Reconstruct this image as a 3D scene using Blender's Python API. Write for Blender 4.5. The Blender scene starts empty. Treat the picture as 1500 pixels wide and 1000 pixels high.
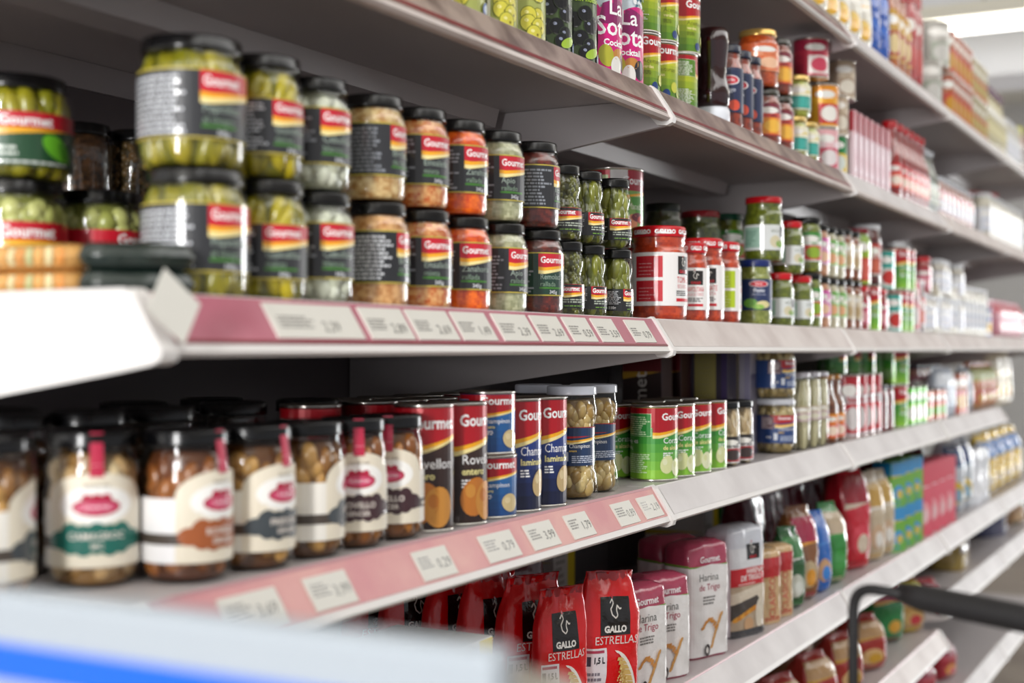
import bpy, bmesh, math, random
from math import sin, cos, tan, atan, radians, pi
from mathutils import Vector, noise
from mathutils.geometry import tessellate_polygon
R = random.Random(7)
scene = bpy.context.scene
COL = scene.collection

# ---------------------------------------------------------------- camera, light, exposure
D = 0.712                    # distance from lens to the shelf fronts (front plane is Y = 0)
ZC = 1.40                    # lens height
AIM = radians(28.37)         # angle between the view and the run of the shelves (+X)
FPX = 2000.0
cam_d = bpy.data.cameras.new('camera')
cam = bpy.data.objects.new('camera', cam_d)
COL.objects.link(cam)
cam.location = (0, -D, ZC)
cam.rotation_euler = (pi / 2, 0, AIM - pi / 2)
cam_d.sensor_width = 36
cam_d.lens = FPX / 1500 * 36
cam_d.shift_y = 12 / 1500
cam_d.clip_start = 0.01
cam_d.dof.use_dof = True
cam_d.dof.focus_distance = 1.82
cam_d.dof.aperture_fstop = 3.0
scene.camera = cam
scene.view_settings.view_transform = 'Standard'
scene.view_settings.look = 'None'
scene.view_settings.exposure = 0.72
scene.view_settings.gamma = 1
scene.cycles.max_bounces = 8
scene.cycles.transparent_max_bounces = 24
scene.cycles.sample_clamp_indirect = 4
scene.cycles.caustics_reflective = False
scene.cycles.caustics_refractive = False

world = bpy.data.worlds.new('world')
scene.world = world
world.use_nodes = True
wb = world.node_tree.nodes['Background']
wb.inputs[0].default_value = (0.93, 0.95, 1.0, 1)
wb.inputs[1].default_value = 0.28


def area(name, loc, target, sx, sy, power, color=(1, 1, 1)):
    l = bpy.data.lights.new(name, 'AREA')
    l.shape = 'RECTANGLE'
    l.size, l.size_y, l.energy, l.color = sx, sy, power, color
    o = bpy.data.objects.new(name, l)
    COL.objects.link(o)
    o.location = loc
    d = Vector(target) - Vector(loc)
    o.rotation_euler = d.to_track_quat('-Z', 'Y').to_euler()
    return o


area('shop_window_light', (-4.0, -0.9, 2.25), (1.3, 0.1, 1.35), 0.46, 2.2, 150, (1, 0.99, 0.98))
area('shop_entrance_light', (11.0, -2.9, 1.6), (2.0, 0.1, 1.4), 0.95, 2.5, 125, (0.98, 0.99, 1))
area('aisle_ceiling_light', (2.6, -1.7, 3.15), (2.6, -0.2, 0.8), 7.0, 0.5, 21, (1, 0.99, 0.97))
area('aisle_ceiling_light', (3.4, -2.3, 3.1), (3.4, 0.2, 0.6), 6.0, 0.3, 9, (1, 0.99, 0.97))


# ---------------------------------------------------------------- materials
def lin(c):
    if isinstance(c, str):
        c = c.lstrip('#')
        c = tuple(int(c[i:i + 2], 16) / 255 for i in (0, 2, 4))
    return tuple((x / 12.92 if x <= .04045 else ((x + .055) / 1.055) ** 2.4) for x in c)


def new_mat(name):
    m = bpy.data.materials.new(name)
    m.use_nodes = True
    return m, m.node_tree.nodes, m.node_tree.links, m.node_tree.nodes['Principled BSDF']


MATS = {}


def plain(name, col, rough=.5, metal=0, bump=0, bscale=60, vary=0, vscale=8, coat=0):
    key = ('p', name)
    if key in MATS:
        return MATS[key]
    m, n, l, b = new_mat(name)
    c = lin(col)
    b.inputs['Base Color'].default_value = (*c, 1)
    b.inputs['Roughness'].default_value = rough
    b.inputs['Metallic'].default_value = metal
    b.inputs['Coat Weight'].default_value = coat
    tc = n.new('ShaderNodeTexCoord')
    if vary:
        t = n.new('ShaderNodeTexNoise')
        t.inputs['Scale'].default_value = vscale
        t.inputs['Detail'].default_value = 6
        l.new(tc.outputs['Object'], t.inputs['Vector'])
        r = n.new('ShaderNodeValToRGB')
        r.color_ramp.elements[0].position = .3
        r.color_ramp.elements[1].position = .7
        r.color_ramp.elements[0].color = (*[max(0, x * (1 - vary)) for x in c], 1)
        r.color_ramp.elements[1].color = (*[min(1, x * (1 + vary)) for x in c], 1)
        l.new(t.outputs['Fac'], r.inputs['Fac'])
        l.new(r.outputs['Color'], b.inputs['Base Color'])
    if bump:
        t2 = n.new('ShaderNodeTexNoise')
        t2.inputs['Scale'].default_value = bscale
        l.new(tc.outputs['Object'], t2.inputs['Vector'])
        bp = n.new('ShaderNodeBump')
        bp.inputs['Strength'].default_value = bump
        bp.inputs['Distance'].default_value = .002
        l.new(t2.outputs['Fac'], bp.inputs['Height'])
        l.new(bp.outputs['Normal'], b.inputs['Normal'])
    MATS[key] = m
    return m


def mottled(name, c1, c2, scale=18, rough=.4, stretch=(1, 1, 1)):
    key = ('m', name)
    if key in MATS:
        return MATS[key]
    m, n, l, b = new_mat(name)
    tc = n.new('ShaderNodeTexCoord')
    mp = n.new('ShaderNodeMapping')
    mp.inputs['Scale'].default_value = stretch
    t = n.new('ShaderNodeTexNoise')
    t.inputs['Scale'].default_value = scale
    t.inputs['Detail'].default_value = 5
    r = n.new('ShaderNodeValToRGB')
    r.color_ramp.elements[0].position = .38
    r.color_ramp.elements[1].position = .62
    r.color_ramp.elements[0].color = (*lin(c1), 1)
    r.color_ramp.elements[1].color = (*lin(c2), 1)
    l.new(tc.outputs['Object'], mp.inputs['Vector'])
    l.new(mp.outputs['Vector'], t.inputs['Vector'])
    l.new(t.outputs['Fac'], r.inputs['Fac'])
    l.new(r.outputs['Color'], b.inputs['Base Color'])
    b.inputs['Roughness'].default_value = rough
    MATS[key] = m
    return m


def painted(name, rough, metal=0, bump=0, coat=0):
    """base colour printed on the surface, kept in the corner attribute 'Col'"""
    key = ('c', name)
    if key in MATS:
        return MATS[key]
    m, n, l, b = new_mat(name)
    a = n.new('ShaderNodeVertexColor')
    a.layer_name = 'Col'
    l.new(a.outputs['Color'], b.inputs['Base Color'])
    b.inputs['Roughness'].default_value = rough
    b.inputs['Metallic'].default_value = metal
    b.inputs['Coat Weight'].default_value = coat
    b.inputs['Coat Roughness'].default_value = .08
    if bump:
        tc = n.new('ShaderNodeTexCoord')
        t2 = n.new('ShaderNodeTexNoise')
        t2.inputs['Scale'].default_value = 55
        t2.inputs['Detail'].default_value = 4
        l.new(tc.outputs['Object'], t2.inputs['Vector'])
        bp = n.new('ShaderNodeBump')
        bp.inputs['Strength'].default_value = bump
        bp.inputs['Distance'].default_value = .004
        l.new(t2.outputs['Fac'], bp.inputs['Height'])
        l.new(bp.outputs['Normal'], b.inputs['Normal'])
    MATS[key] = m
    return m


PAPER = painted('printed_paper', .45, coat=.6)
TIN = painted('printed_tin', .28, metal=.15, coat=.4)
FOIL = painted('printed_film', .22, bump=.5, coat=.5)
CARTON = painted('printed_carton', .4)
FOOD = painted('preserved_food', .3, bump=.25, coat=.5)


def glass_mat(name, tint=(1, 1, 1)):
    m = bpy.data.materials.new(name)
    m.use_nodes = True
    n, l = m.node_tree.nodes, m.node_tree.links
    n.clear()
    out = n.new('ShaderNodeOutputMaterial')
    mix = n.new('ShaderNodeMixShader')
    tr = n.new('ShaderNodeBsdfTransparent')
    tr.inputs[0].default_value = (*tint, 1)
    gl = n.new('ShaderNodeBsdfGlossy')
    gl.inputs['Roughness'].default_value = .04
    fr = n.new('ShaderNodeFresnel')
    fr.inputs['IOR'].default_value = 1.5
    ge = n.new('ShaderNodeNewGeometry')      # only the outer face mirrors; seen from inside the thin wall is clear
    inv = n.new('ShaderNodeMath')
    inv.operation = 'SUBTRACT'
    inv.inputs[0].default_value = 1
    mul = n.new('ShaderNodeMath')
    mul.operation = 'MULTIPLY'
    l.new(ge.outputs['Backfacing'], inv.inputs[1])
    l.new(fr.outputs[0], mul.inputs[0])
    l.new(inv.outputs[0], mul.inputs[1])
    l.new(mul.outputs[0], mix.inputs[0])
    l.new(tr.outputs[0], mix.inputs[1])
    l.new(gl.outputs[0], mix.inputs[2])
    l.new(mix.outputs[0], out.inputs[0])
    return m


GLASS = glass_mat('clear_glass', (.97, .98, .97))
FILM = glass_mat('clear_film', (.93, .93, .93))
STEEL = plain('tinplate', '#c9c6bf', .22, 1)
SHELF = plain('shelf_enamel', '#bfb9ba', .38, vary=.05, vscale=3)
SHELF_W = plain('white_rail_plastic', '#e4e1df', .5)
BACKP = plain('back_panel_enamel', '#675e60', .45, vary=.06, vscale=4)


# ---------------------------------------------------------------- object helpers
def link(name, me, parent=None, mat=None):
    o = bpy.data.objects.new(name, me)
    COL.objects.link(o)
    if parent is not None:
        o.parent = parent
    if mat is not None and me is not None and not me.materials:
        me.materials.append(mat)
    return o


def empty(name, loc, rot=0):
    o = bpy.data.objects.new(name, None)
    COL.objects.link(o)
    o.empty_display_size = .02
    o.location = loc
    o.rotation_euler = (0, 0, rot)
    return o


def tag(o, label, cat, group=None):
    o['label'] = label
    o['category'] = cat
    if group:
        o['group'] = group
    return o


def mesh_from(verts, faces, mat, smooth=False, cols=None, name='m'):
    me = bpy.data.meshes.new(name)
    me.from_pydata(verts, [], faces)
    if cols is not None:
        ca = me.color_attributes.new('Col', 'FLOAT_COLOR', 'CORNER')
        k = 0
        buf = []
        for p, c in zip(faces, cols):
            buf += [c[0], c[1], c[2], 1.0] * len(p)
        ca.data.foreach_set('color', buf)
    if smooth:
        me.polygons.foreach_set('use_smooth', [True] * len(faces))
    if mat:
        me.materials.append(mat)
    me.update()
    return me


def box(x0, x1, y0, y1, z0, z1, mat, bev=0):
    bm = bmesh.new()
    r = bmesh.ops.create_cube(bm, size=1)
    for v in bm.verts:
        v.co = Vector((x0 + (v.co.x + .5) * (x1 - x0), y0 + (v.co.y + .5) * (y1 - y0), z0 + (v.co.z + .5) * (z1 - z0)))
    if bev:
        bmesh.ops.bevel(bm, geom=bm.edges[:], offset=bev, segments=2, affect='EDGES', profile=.5)
    me = bpy.data.meshes.new('box')
    bm.to_mesh(me)
    bm.free()
    me.materials.append(mat)
    return me


def prism_x(prof, x0, x1, mat, smooth=False):
    """closed YZ outline pushed along X"""
    n = len(prof)
    v = [(x0, y, z) for y, z in prof] + [(x1, y, z) for y, z in prof]
    f = [[i, (i + 1) % n, n + (i + 1) % n, n + i] for i in range(n)]
    f.append(list(range(n))[::-1])
    f.append(list(range(n, 2 * n)))
    me = mesh_from(v, f, mat)
    bm = bmesh.new()
    bm.from_mesh(me)
    bmesh.ops.recalc_face_normals(bm, faces=bm.faces)
    bm.to_mesh(me)
    bm.free()
    return me


def lathe(prof, seg=48, mat=None, cols=None, smooth=True, caps=True):
    v, f, c = [], [], []
    m = len(prof)
    for r, z in prof:
        for i in range(seg):
            a = 2 * pi * i / seg
            v.append((r * cos(a), r * sin(a), z))
    for k in range(m - 1):
        for i in range(seg):
            j = (i + 1) % seg
            f.append([k * seg + i, k * seg + j, (k + 1) * seg + j, (k + 1) * seg + i])
            if cols:
                c.append(cols[k])
    if caps:
        if prof[0][0] > 1e-5:
            f.append(list(range(seg))[::-1])
            if cols:
                c.append(cols[0])
        if prof[-1][0] > 1e-5:
            f.append(list(range((m - 1) * seg, m * seg)))
            if cols:
                c.append(cols[-1])
    return mesh_from(v, f, mat, smooth, c if cols else None)


def tube(points, r, mat, seg=10, rad=None):
    pts = [Vector(p) for p in points]
    v, f = [], []
    up = Vector((0, 0, 1))
    prev = None
    for i, p in enumerate(pts):
        t = (pts[min(i + 1, len(pts) - 1)] - pts[max(i - 1, 0)]).normalized()
        if prev is None:
            a = t.cross(up)
            if a.length < 1e-3:
                a = t.cross(Vector((1, 0, 0)))
        else:
            a = prev - t * prev.dot(t)
        a.normalize()
        prev = a
        b = t.cross(a)
        rr = rad[i] if rad else r
        for k in range(seg):
            q = 2 * pi * k / seg
            v.append(tuple(p + a * cos(q) * rr + b * sin(q) * rr))
    for i in range(len(pts) - 1):
        for k in range(seg):
            j = (k + 1) % seg
            f.append([i * seg + k, i * seg + j, (i + 1) * seg + j, (i + 1) * seg + k])
    f.append(list(range(seg))[::-1])
    f.append(list(range((len(pts) - 1) * seg, len(pts) * seg)))
    return mesh_from(v, f, mat, True)


def arc_pts(pts, rad, n=6):
    """round the inner corners of a polyline"""
    P = [Vector(p) for p in pts]
    out = [P[0]]
    for i in range(1, len(P) - 1):
        a = (P[i - 1] - P[i]).normalized() * rad
        b = (P[i + 1] - P[i]).normalized() * rad
        for k in range(n + 1):
            t = k / n
            out.append(P[i] + a * (1 - t) ** 2 + b * t ** 2)
    out.append(P[-1])
    return out


# ---------------------------------------------------------------- printed artwork
TXT = {}


def text_tris(s, bold=0.0):
    key = (s, bold)
    if key in TXT:
        return TXT[key]
    cu = bpy.data.curves.new('t', 'FONT')
    cu.body = s
    cu.size = 1
    cu.resolution_u = 2
    cu.offset = bold
    o = bpy.data.objects.new('t', cu)
    COL.objects.link(o)
    dg = bpy.context.evaluated_depsgraph_get()
    me = o.evaluated_get(dg).to_mesh()
    me.calc_loop_triangles()
    vs = [v.co.copy() for v in me.vertices]
    tr = [[(vs[i].x, vs[i].y) for i in t.vertices] for t in me.loop_triangles]
    w = max([v.x for v in vs] or [0])
    o.evaluated_get(dg).to_mesh_clear()
    bpy.data.objects.remove(o)
    bpy.data.curves.remove(cu)
    TXT[key] = (tr, w)
    return TXT[key]


class Art:
    """flat artwork in metres: u along the label, v up; layers stack in drawing order"""

    def __init__(self):
        self.p = []
        self.lay = 0
        self.fine = False

    def poly(self, pts, col, cut=True):
        self.lay += 1
        c = lin(col)
        if len(pts) > 4:
            idx = tessellate_polygon([[Vector((x, y, 0)) for x, y in pts]])
            for t in idx:
                self.p.append(([pts[i] for i in t], c, self.lay, cut))
        else:
            self.p.append((list(pts), c, self.lay, cut))

    def rect(self, x0, y0, x1, y1, col):
        self.poly([(x0, y0), (x1, y0), (x1, y1), (x0, y1)], col)

    def ell(self, x, y, rx, ry, col, n=20, rot=0):
        self.poly([(x + rx * cos(2 * pi * i / n) * cos(rot) - ry * sin(2 * pi * i / n) * sin(rot),
                    y + rx * cos(2 * pi * i / n) * sin(rot) + ry * sin(2 * pi * i / n) * cos(rot)) for i in range(n)], col)

    def text(self, s, x, y, h, col, align='l', bold=0.0, wmax=None, rot=0, sx=1.0):
        tr, w = text_tris(s, bold)
        k = h / .72
        kx = k * sx
        if wmax and w * kx > wmax:
            kx = wmax / w
        x0 = x - (w * kx / 2 if align == 'c' else (w * kx if align == 'r' else 0))
        self.lay += 1
        c = lin(col)
        ca, sa = cos(rot), sin(rot)
        for t in tr:
            q = []
            for a, b in t:
                uu, vv = x0 + a * kx - x, b * k
                q.append((x + uu * ca - vv * sa, y + uu * sa + vv * ca))
            self.p.append((q, c, self.lay, h > .011 or self.fine))

    def lines(self, x0, y0, x1, y1, n, col, fill=.55, rnd=None, short=.35):
        rnd = rnd or R
        self.lay += 1
        c = lin(col)
        dy = (y1 - y0) / n
        for i in range(n):
            xe = x1 - (x1 - x0) * rnd.random() * short
            xs = x0
            yy = y0 + i * dy
            while xs < xe - .002:
                w = min(xe - xs, .002 + rnd.random() * .006)
                self.p.append(([(xs, yy), (xs + w, yy), (xs + w, yy + dy * fill), (xs, yy + dy * fill)], c, self.lay, True))
                xs += w + .0011

    def stroke(self, pts, w, col):
        self.lay += 1
        c = lin(col)
        for (a, b), (x, y) in zip(pts[:-1], pts[1:]):
            dx, dy = x - a, y - b
            L = math.hypot(dx, dy) or 1
            nx, ny = -dy / L * w / 2, dx / L * w / 2
            self.p.append(([(a + nx, b + ny), (a - nx, b - ny), (x - nx, y - ny), (x + nx, y + ny)], c, self.lay, True))

    def wrap(self, S, mat, base=.00015, step=.00004, cell=.006, vcell=.02):
        v, f, c = [], [], []
        for pts, col, lay, cut in self.p:
            off = base + step * lay
            pieces = [pts]
            if cut:
                xs = [p[0] for p in pts]
                if max(xs) - min(xs) > cell:
                    pieces = strips(pts, cell, 0)
            for q in pieces:
                if cut:
                    ys = [p[1] for p in q]
                    qq = strips(q, vcell, 1) if max(ys) - min(ys) > vcell else [q]
                else:
                    qq = [q]
                for z in qq:
                    k = len(v)
                    for a, b in z:
                        v.append(S(a, b, off))
                    f.append(list(range(k, k + len(z))))
                    c.append(col)
        return mesh_from(v, f, mat, False, c)


def strips(pts, cell, ax):
    lo = min(p[ax] for p in pts)
    hi = max(p[ax] for p in pts)
    out = []
    k = math.floor(lo / cell)
    while k * cell < hi - 1e-9:
        a, b = k * cell, (k + 1) * cell
        q = clip(clip(pts, ax, a, 1), ax, b, -1)
        if len(q) > 2:
            out.append(q)
        k += 1
    return out


def clip(pts, ax, val, sgn):
    out = []
    n = len(pts)
    for i in range(n):
        p, q = pts[i], pts[(i + 1) % n]
        dp, dq = (p[ax] - val) * sgn, (q[ax] - val) * sgn
        if dp >= 0:
            out.append(p)
        if (dp > 0 and dq < 0) or (dp < 0 and dq > 0):
            t = dp / (dp - dq)
            out.append((p[0] + (q[0] - p[0]) * t, p[1] + (q[1] - p[1]) * t))
    return out


class Form:
    """upright body: rounded-rectangle section a x b whose size follows a height profile"""

    def __init__(self, a, b, n=2, prof=None, h=.1, wob=0, seed=0, lean=(0, 0)):
        self.a, self.b, self.n, self.h, self.wob, self.seed, self.lean = a, b, n, h, wob, seed, lean
        self.prof = prof or [(0, 1, 1), (h, 1, 1)]     # (z, scale a, scale b)
        self.tab = []
        L = 0
        pr = None
        for i in range(721):
            t = 2 * pi * i / 720
            p = self.sec(t)
            if pr:
                L += math.hypot(p[0] - pr[0], p[1] - pr[1])
            self.tab.append(L)
            pr = p
        self.per = L

    def sec(self, t):
        # t = 0 faces -Y and grows towards +X
        s, c = sin(t), cos(t)
        e = 2 / self.n
        return (self.a * math.copysign(abs(s) ** e, s), -self.b * math.copysign(abs(c) ** e, c))

    def sc(self, z):
        P = self.prof
        if z <= P[0][0]:
            return P[0][1:]
        for p, q in zip(P[:-1], P[1:]):
            if z <= q[0]:
                k = (z - p[0]) / max(1e-9, q[0] - p[0])
                return (p[1] + (q[1] - p[1]) * k, p[2] + (q[2] - p[2]) * k)
        return P[-1][1:]

    def at(self, t, z, off=0):
        x, y = self.sec(t)
        sa, sb = self.sc(z)
        e = 1e-3
        x1, y1 = self.sec(t + e)
        x2, y2 = self.sec(t - e)
        tx, ty = x1 - x2, y1 - y2
        L = math.hypot(tx, ty) or 1
        nx, ny = ty / L, -tx / L
        w = 0
        if self.wob:
            w = self.wob * (noise.noise(Vector((x * 30 + self.seed, y * 30, z * 22))) + .5 * noise.noise(Vector((x * 80, y * 80 + self.seed, z * 50))))
            top = max(0, z / self.h - .75) * 4
            w *= 1 + 2.0 * top
        k = z / self.h
        return (x * sa + nx * (off + w) + self.lean[0] * k, y * sb + ny * (off + w) + self.lean[1] * k, z)

    def S(self, u, v, off=0):
        u = u % self.per
        tb = self.tab
        lo, hi = 0, 720
        while hi - lo > 1:
            m = (lo + hi) // 2
            if tb[m] <= u:
                lo = m
            else:
                hi = m
        k = (u - tb[lo]) / max(1e-9, tb[hi] - tb[lo])
        # linear between samples: the section bends slowly where the samples are far apart
        p, q = self.at(lo * 2 * pi / 720, v, off), self.at(hi * 2 * pi / 720, v, off)
        return tuple(a + (b - a) * k for a, b in zip(p, q))

    def mesh(self, mat, col, seg=48, rows=None, off=0):
        zs = rows or [p[0] for p in self.prof]
        v, f, c = [], [], []
        for z in zs:
            for i in range(seg):
                v.append(self.S(self.per * i / seg, z, off))
        for k in range(len(zs) - 1):
            for i in range(seg):
                j = (i + 1) % seg
                f.append([k * seg + i, k * seg + j, (k + 1) * seg + j, (k + 1) * seg + i])
        f.append(list(range(seg))[::-1])
        f.append(list(range((len(zs) - 1) * seg, len(zs) * seg)))
        cc = [lin(col(sum(v[i][2] for i in q) / len(q)) if callable(col) else col) for q in f]
        return mesh_from(v, f, mat, True, cc)


def cyl_S(r):
    def S(u, v, off=0):
        t = u / r
        return ((r + off) * sin(t), -(r + off) * cos(t), v)
    return S


# ---------------------------------------------------------------- where things stand
HZ = {0: .669, 1: .366, 2: .042, 3: -.194, 4: -.496, 5: -.757, 6: -.675, 7: -.985}   # shelf tops relative to the lens
SH = {0: 'top shelf', 1: 'second shelf', 2: 'third shelf', 3: 'fourth shelf', 4: 'fifth shelf', 5: 'sixth shelf', 6: 'far sixth shelf', 7: 'base shelf'}
JOINT = [.770, 1.787, 2.787, 3.787, 4.787, 5.787]
PH0 = pi / 2 - AIM


def phi(px):
    return atan((px - 750) / FPX) + PH0


def x_round(px, r, y):
    """X of a round thing of radius r standing y behind the shelf edge whose right outline is seen at column px"""
    p = phi(px)
    return ((D + y) * sin(p) - r) / cos(p)


def x_at(px, y=0.0):
    return (D + y) * tan(phi(px))


PLACED = []
ROUND = {}


def emit(kind, parts, loc, rot, desc, cat, shelf, tier='', group=None, tilt=None, scale=None):
    root = empty(kind, loc, rot)
    if tilt:
        root.rotation_euler = (tilt[0], tilt[1], rot)
    if scale:
        root.scale = scale
    made = {}
    for nm, me, par in parts:
        o = link(nm, me, made[par] if par else root)
        made.setdefault(nm, o)
    root['category'] = cat
    if group:
        root['group'] = group
    PLACED.append((root, desc, shelf, tier, loc[0], loc[1]))
    return root


# ---------------------------------------------------------------- the shop around the shelves
def struct(name, me):
    o = link(name, me)
    o['kind'] = 'structure'
    return o


struct('floor', box(-4, 14, -7, 2.2, -.06, 0, mottled('floor_tile', '#75695e', '#8b7f73', 3, .35)))
struct('ceiling', box(-4, 14, -7, 2.2, 3.55, 3.62, plain('ceiling_paint', '#f1efe6', .7)))
struct('wall_back', box(-4, 14, 1.9, 2.0, 0, 3.55, plain('wall_paint', '#dcdcdc', .7)))
struct('wall_end', box(12.6, 12.7, -7, 1.9, 0, 3.55, plain('wall_paint', '#dcdcdc', .7)))
struct('trim_bulkhead', box(8.0, 8.5, -3.2, 1.9, 2.93, 3.55, plain('bulkhead_paint', '#e9eaee', .6), .01))
lamp_m = bpy.data.materials.new('lamp_tube')
lamp_m.use_nodes = True
_b = lamp_m.node_tree.nodes['Principled BSDF']
_b.inputs['Emission Color'].default_value = (1, .98, .92, 1)
_b.inputs['Emission Strength'].default_value = 3
_b.inputs['Base Color'].default_value = (1, 1, 1, 1)
lt = empty('ceiling_light', (7.4, -.7, 3.075))
tag(lt, 'long white glowing strip light hanging above the far end of the aisle', 'ceiling light')
link('housing', box(-.09, .09, -2.4, 2.4, .045, .12, plain('lamp_housing', '#f3efe0', .4), .008), lt)
link('diffuser', box(-.05, .05, -2.38, 2.38, -.018, .044, lamp_m, .012), lt)
for yy in (-1.6, 1.2):
    link('hanger', box(-.006, .006, yy - .006, yy + .006, .12, .475, STEEL), lt)

# rail section: (Y, Z) seen from the end, Z = 0 is the shelf top
RAIL = [(.030, 0), (.026, .002), (.000, -.038), (-.004, -.044), (.000, -.0475), (.010, -.0475), (.014, -.044), (.034, -.010)]
CAP = [(.036, .001), (.026, .0045), (.019, -.001), (-.002, -.033), (-.0085, -.043), (-.0065, -.050), (.002, -.0535), (.016, -.052), (.036, -.03)]


def band(v0, v1, x0, x1, mat, off=.0007):
    """strip lying on the sloped rail face, v in 0..1 from its top to its lower edge"""
    a, b = Vector((.026, .002)), Vector((.000, -.038))
    n = Vector((b - a)).normalized()
    nn = Vector((n.y, -n.x))
    if nn.x > 0:
        nn = -nn
    p, q = a + (b - a) * v0, a + (b - a) * v1
    pr = [p + nn * .0001, q + nn * .0001, q + nn * off, p + nn * off]
    return prism_x([(w.x, w.y) for w in pr], x0, x1, mat)


STRIPS = {
    (0, 0): [('#8f7a76', '#a8928c', 0, 1)], (0, 1): [('#8f7a76', '#a8928c', 0, 1)],
}
RAILM = {
    'dull': mottled('old_ticket_strip', '#6c5653', '#a8948c', 16, .35),
    'pink': mottled('pink_ticket_strip', '#b05f72', '#bd7584', 10, .3),
    'salmon': mottled('salmon_ticket_strip', '#c98085', '#d79d97', 8, .3),
    'pale': mottled('pale_ticket_strip', '#c6bab6', '#dad1cd', 9, .55),
    'white': mottled('white_ticket_strip', '#cdc8c8', '#dedada', 7, .6),
    'red': plain('red_strip', '#7c1424', .35),
    'rose': plain('rose_strip', '#b98289', .35),
}
SPEC = {   # (shelf, bay): strip material, red line (v0, v1), lower pale lip
    0: [('dull', (.8, .9))] * 2 + [('white', None)] * 3,
    1: [('dull', (.80, .93)), ('dull', (.80, .92)), ('white', None), ('pale', None), ('pale', None)],
    2: [('pink', (.92, .985)), ('pale', None), ('pale', None), ('pale', None), ('pale', None)],
    3: [('salmon', (.0, .07)), ('white', None), ('white', None), ('white', None), None],
    4: [('white', (.0, .08)), ('white', (.0, .06)), ('white', (.0, .05)), ('white', None), ('white', None)],
    5: [('white', (.0, .08)), ('white', (.0, .08)), ('pale', (.0, .06)), None, None],
    6: [None, None, None, ('white', None), ('white', None)],
    7: [('white', None), ('white', None), ('white', None), ('white', None), ('white', None)],
}
BAYTXT = ['nearest grey shelving bay at the left, with pink price rails', 'second grey shelving bay, right of the nearest one, carrying red tomato jars',
          'third grey shelving bay along the aisle, with crowded blurred jars', 'fourth grey shelving bay, far down the aisle and out of focus',
          'last grey shelving bay at the far right end of the run']
YB = .545
for bay in range(5):
    x0, x1 = JOINT[bay], JOINT[bay + 1]
    root = empty('shelving_bay', (x0, 0, 0))
    tag(root, BAYTXT[bay], 'shelving', 'joined shelving bays of the aisle')
    W = x1 - x0
    for z0, z1 in ((.05, .84), (.843, 1.66), (1.663, 2.30)):
        link('back_panel', box(.002, W - .002, YB, YB + .012, z0, z1, BACKP), root)
    link('upright', box(-.022, .022, YB + .013, YB + .06, 0, 2.32, plain('upright_enamel', '#8f898a', .45)), root)
    if bay == 4:
        link('upright', box(W - .022, W + .022, YB + .013, YB + .06, 0, 2.32, plain('upright_enamel', '#8f898a', .45)), root)
    link('kick_plate', box(.002, W - .002, .03, .042, .0, .12, SHELF), root)
    for s in range(8):
        sp = SPEC[s][bay]
        if not sp:
            continue
        z = ZC + HZ[s]
        dk = link('store_shelf', box(.0015, W - .0015, .031, YB - .001, -.014, 0, SHELF, .001))
        dk.location = (x0, 0, z)
        tag(dk, '%s of the %s shelving bay, grey metal with a %s price rail' % (SH[s], ('nearest', 'second', 'third', 'fourth', 'last')[bay], {'dull': 'dull brownish', 'pink': 'pink', 'salmon': 'salmon pink', 'pale': 'pale', 'white': 'white'}[sp[0]]), 'shelf', 'metal shelves of the aisle')
        link('price_rail', prism_x(RAIL, .004, W - .004, SHELF_W if s != 1 else RAILM['pale']), dk)
        link('ticket_strip', band(.03, .985, .012, W - .012, RAILM[sp[0]]), dk)
        if sp[1]:
            link('red_line', band(sp[1][0], sp[1][1], .012, W - .012, RAILM['red'] if s < 3 else RAILM['rose'], .0012), dk)
        link('rear_lip', box(.004, W - .004, YB - .006, YB - .001, -.048, -.0145, SHELF), dk)
        if s < 7:
            link('stiffening_rib', prism_x([(.255, -.0142), (.262, -.040), (.315, -.040), (.322, -.0142)], .03, W - .035, SHELF), dk)
            for xb in (.0016, W - .0046):
                link('bracket', prism_x([(.034, -.0145), (.034, -.030), (.004, -.051), (.010, -.053), (YB - .002, -.132), (YB - .002, -.0145)], xb, xb + .003, SHELF), dk)
        link('end_cap', prism_x(CAP, W - .012, W - .0005, SHELF_W), dk)
        if bay == 0:
            link('end_cap', prism_x(CAP + [], -.004, .010, SHELF_W), dk)
            # white side cover of the open end
            pr = [(.036, .0045), (.030, .0045), (.019, -.001), (-.002, -.033), (-.0085, -.043), (-.0065, -.050), (.002, -.0535), (.04, -.060), (YB, -.138), (YB, .0035)]
            link('side_cover', prism_x(pr, -.009, -.0045, SHELF_W), dk)

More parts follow.
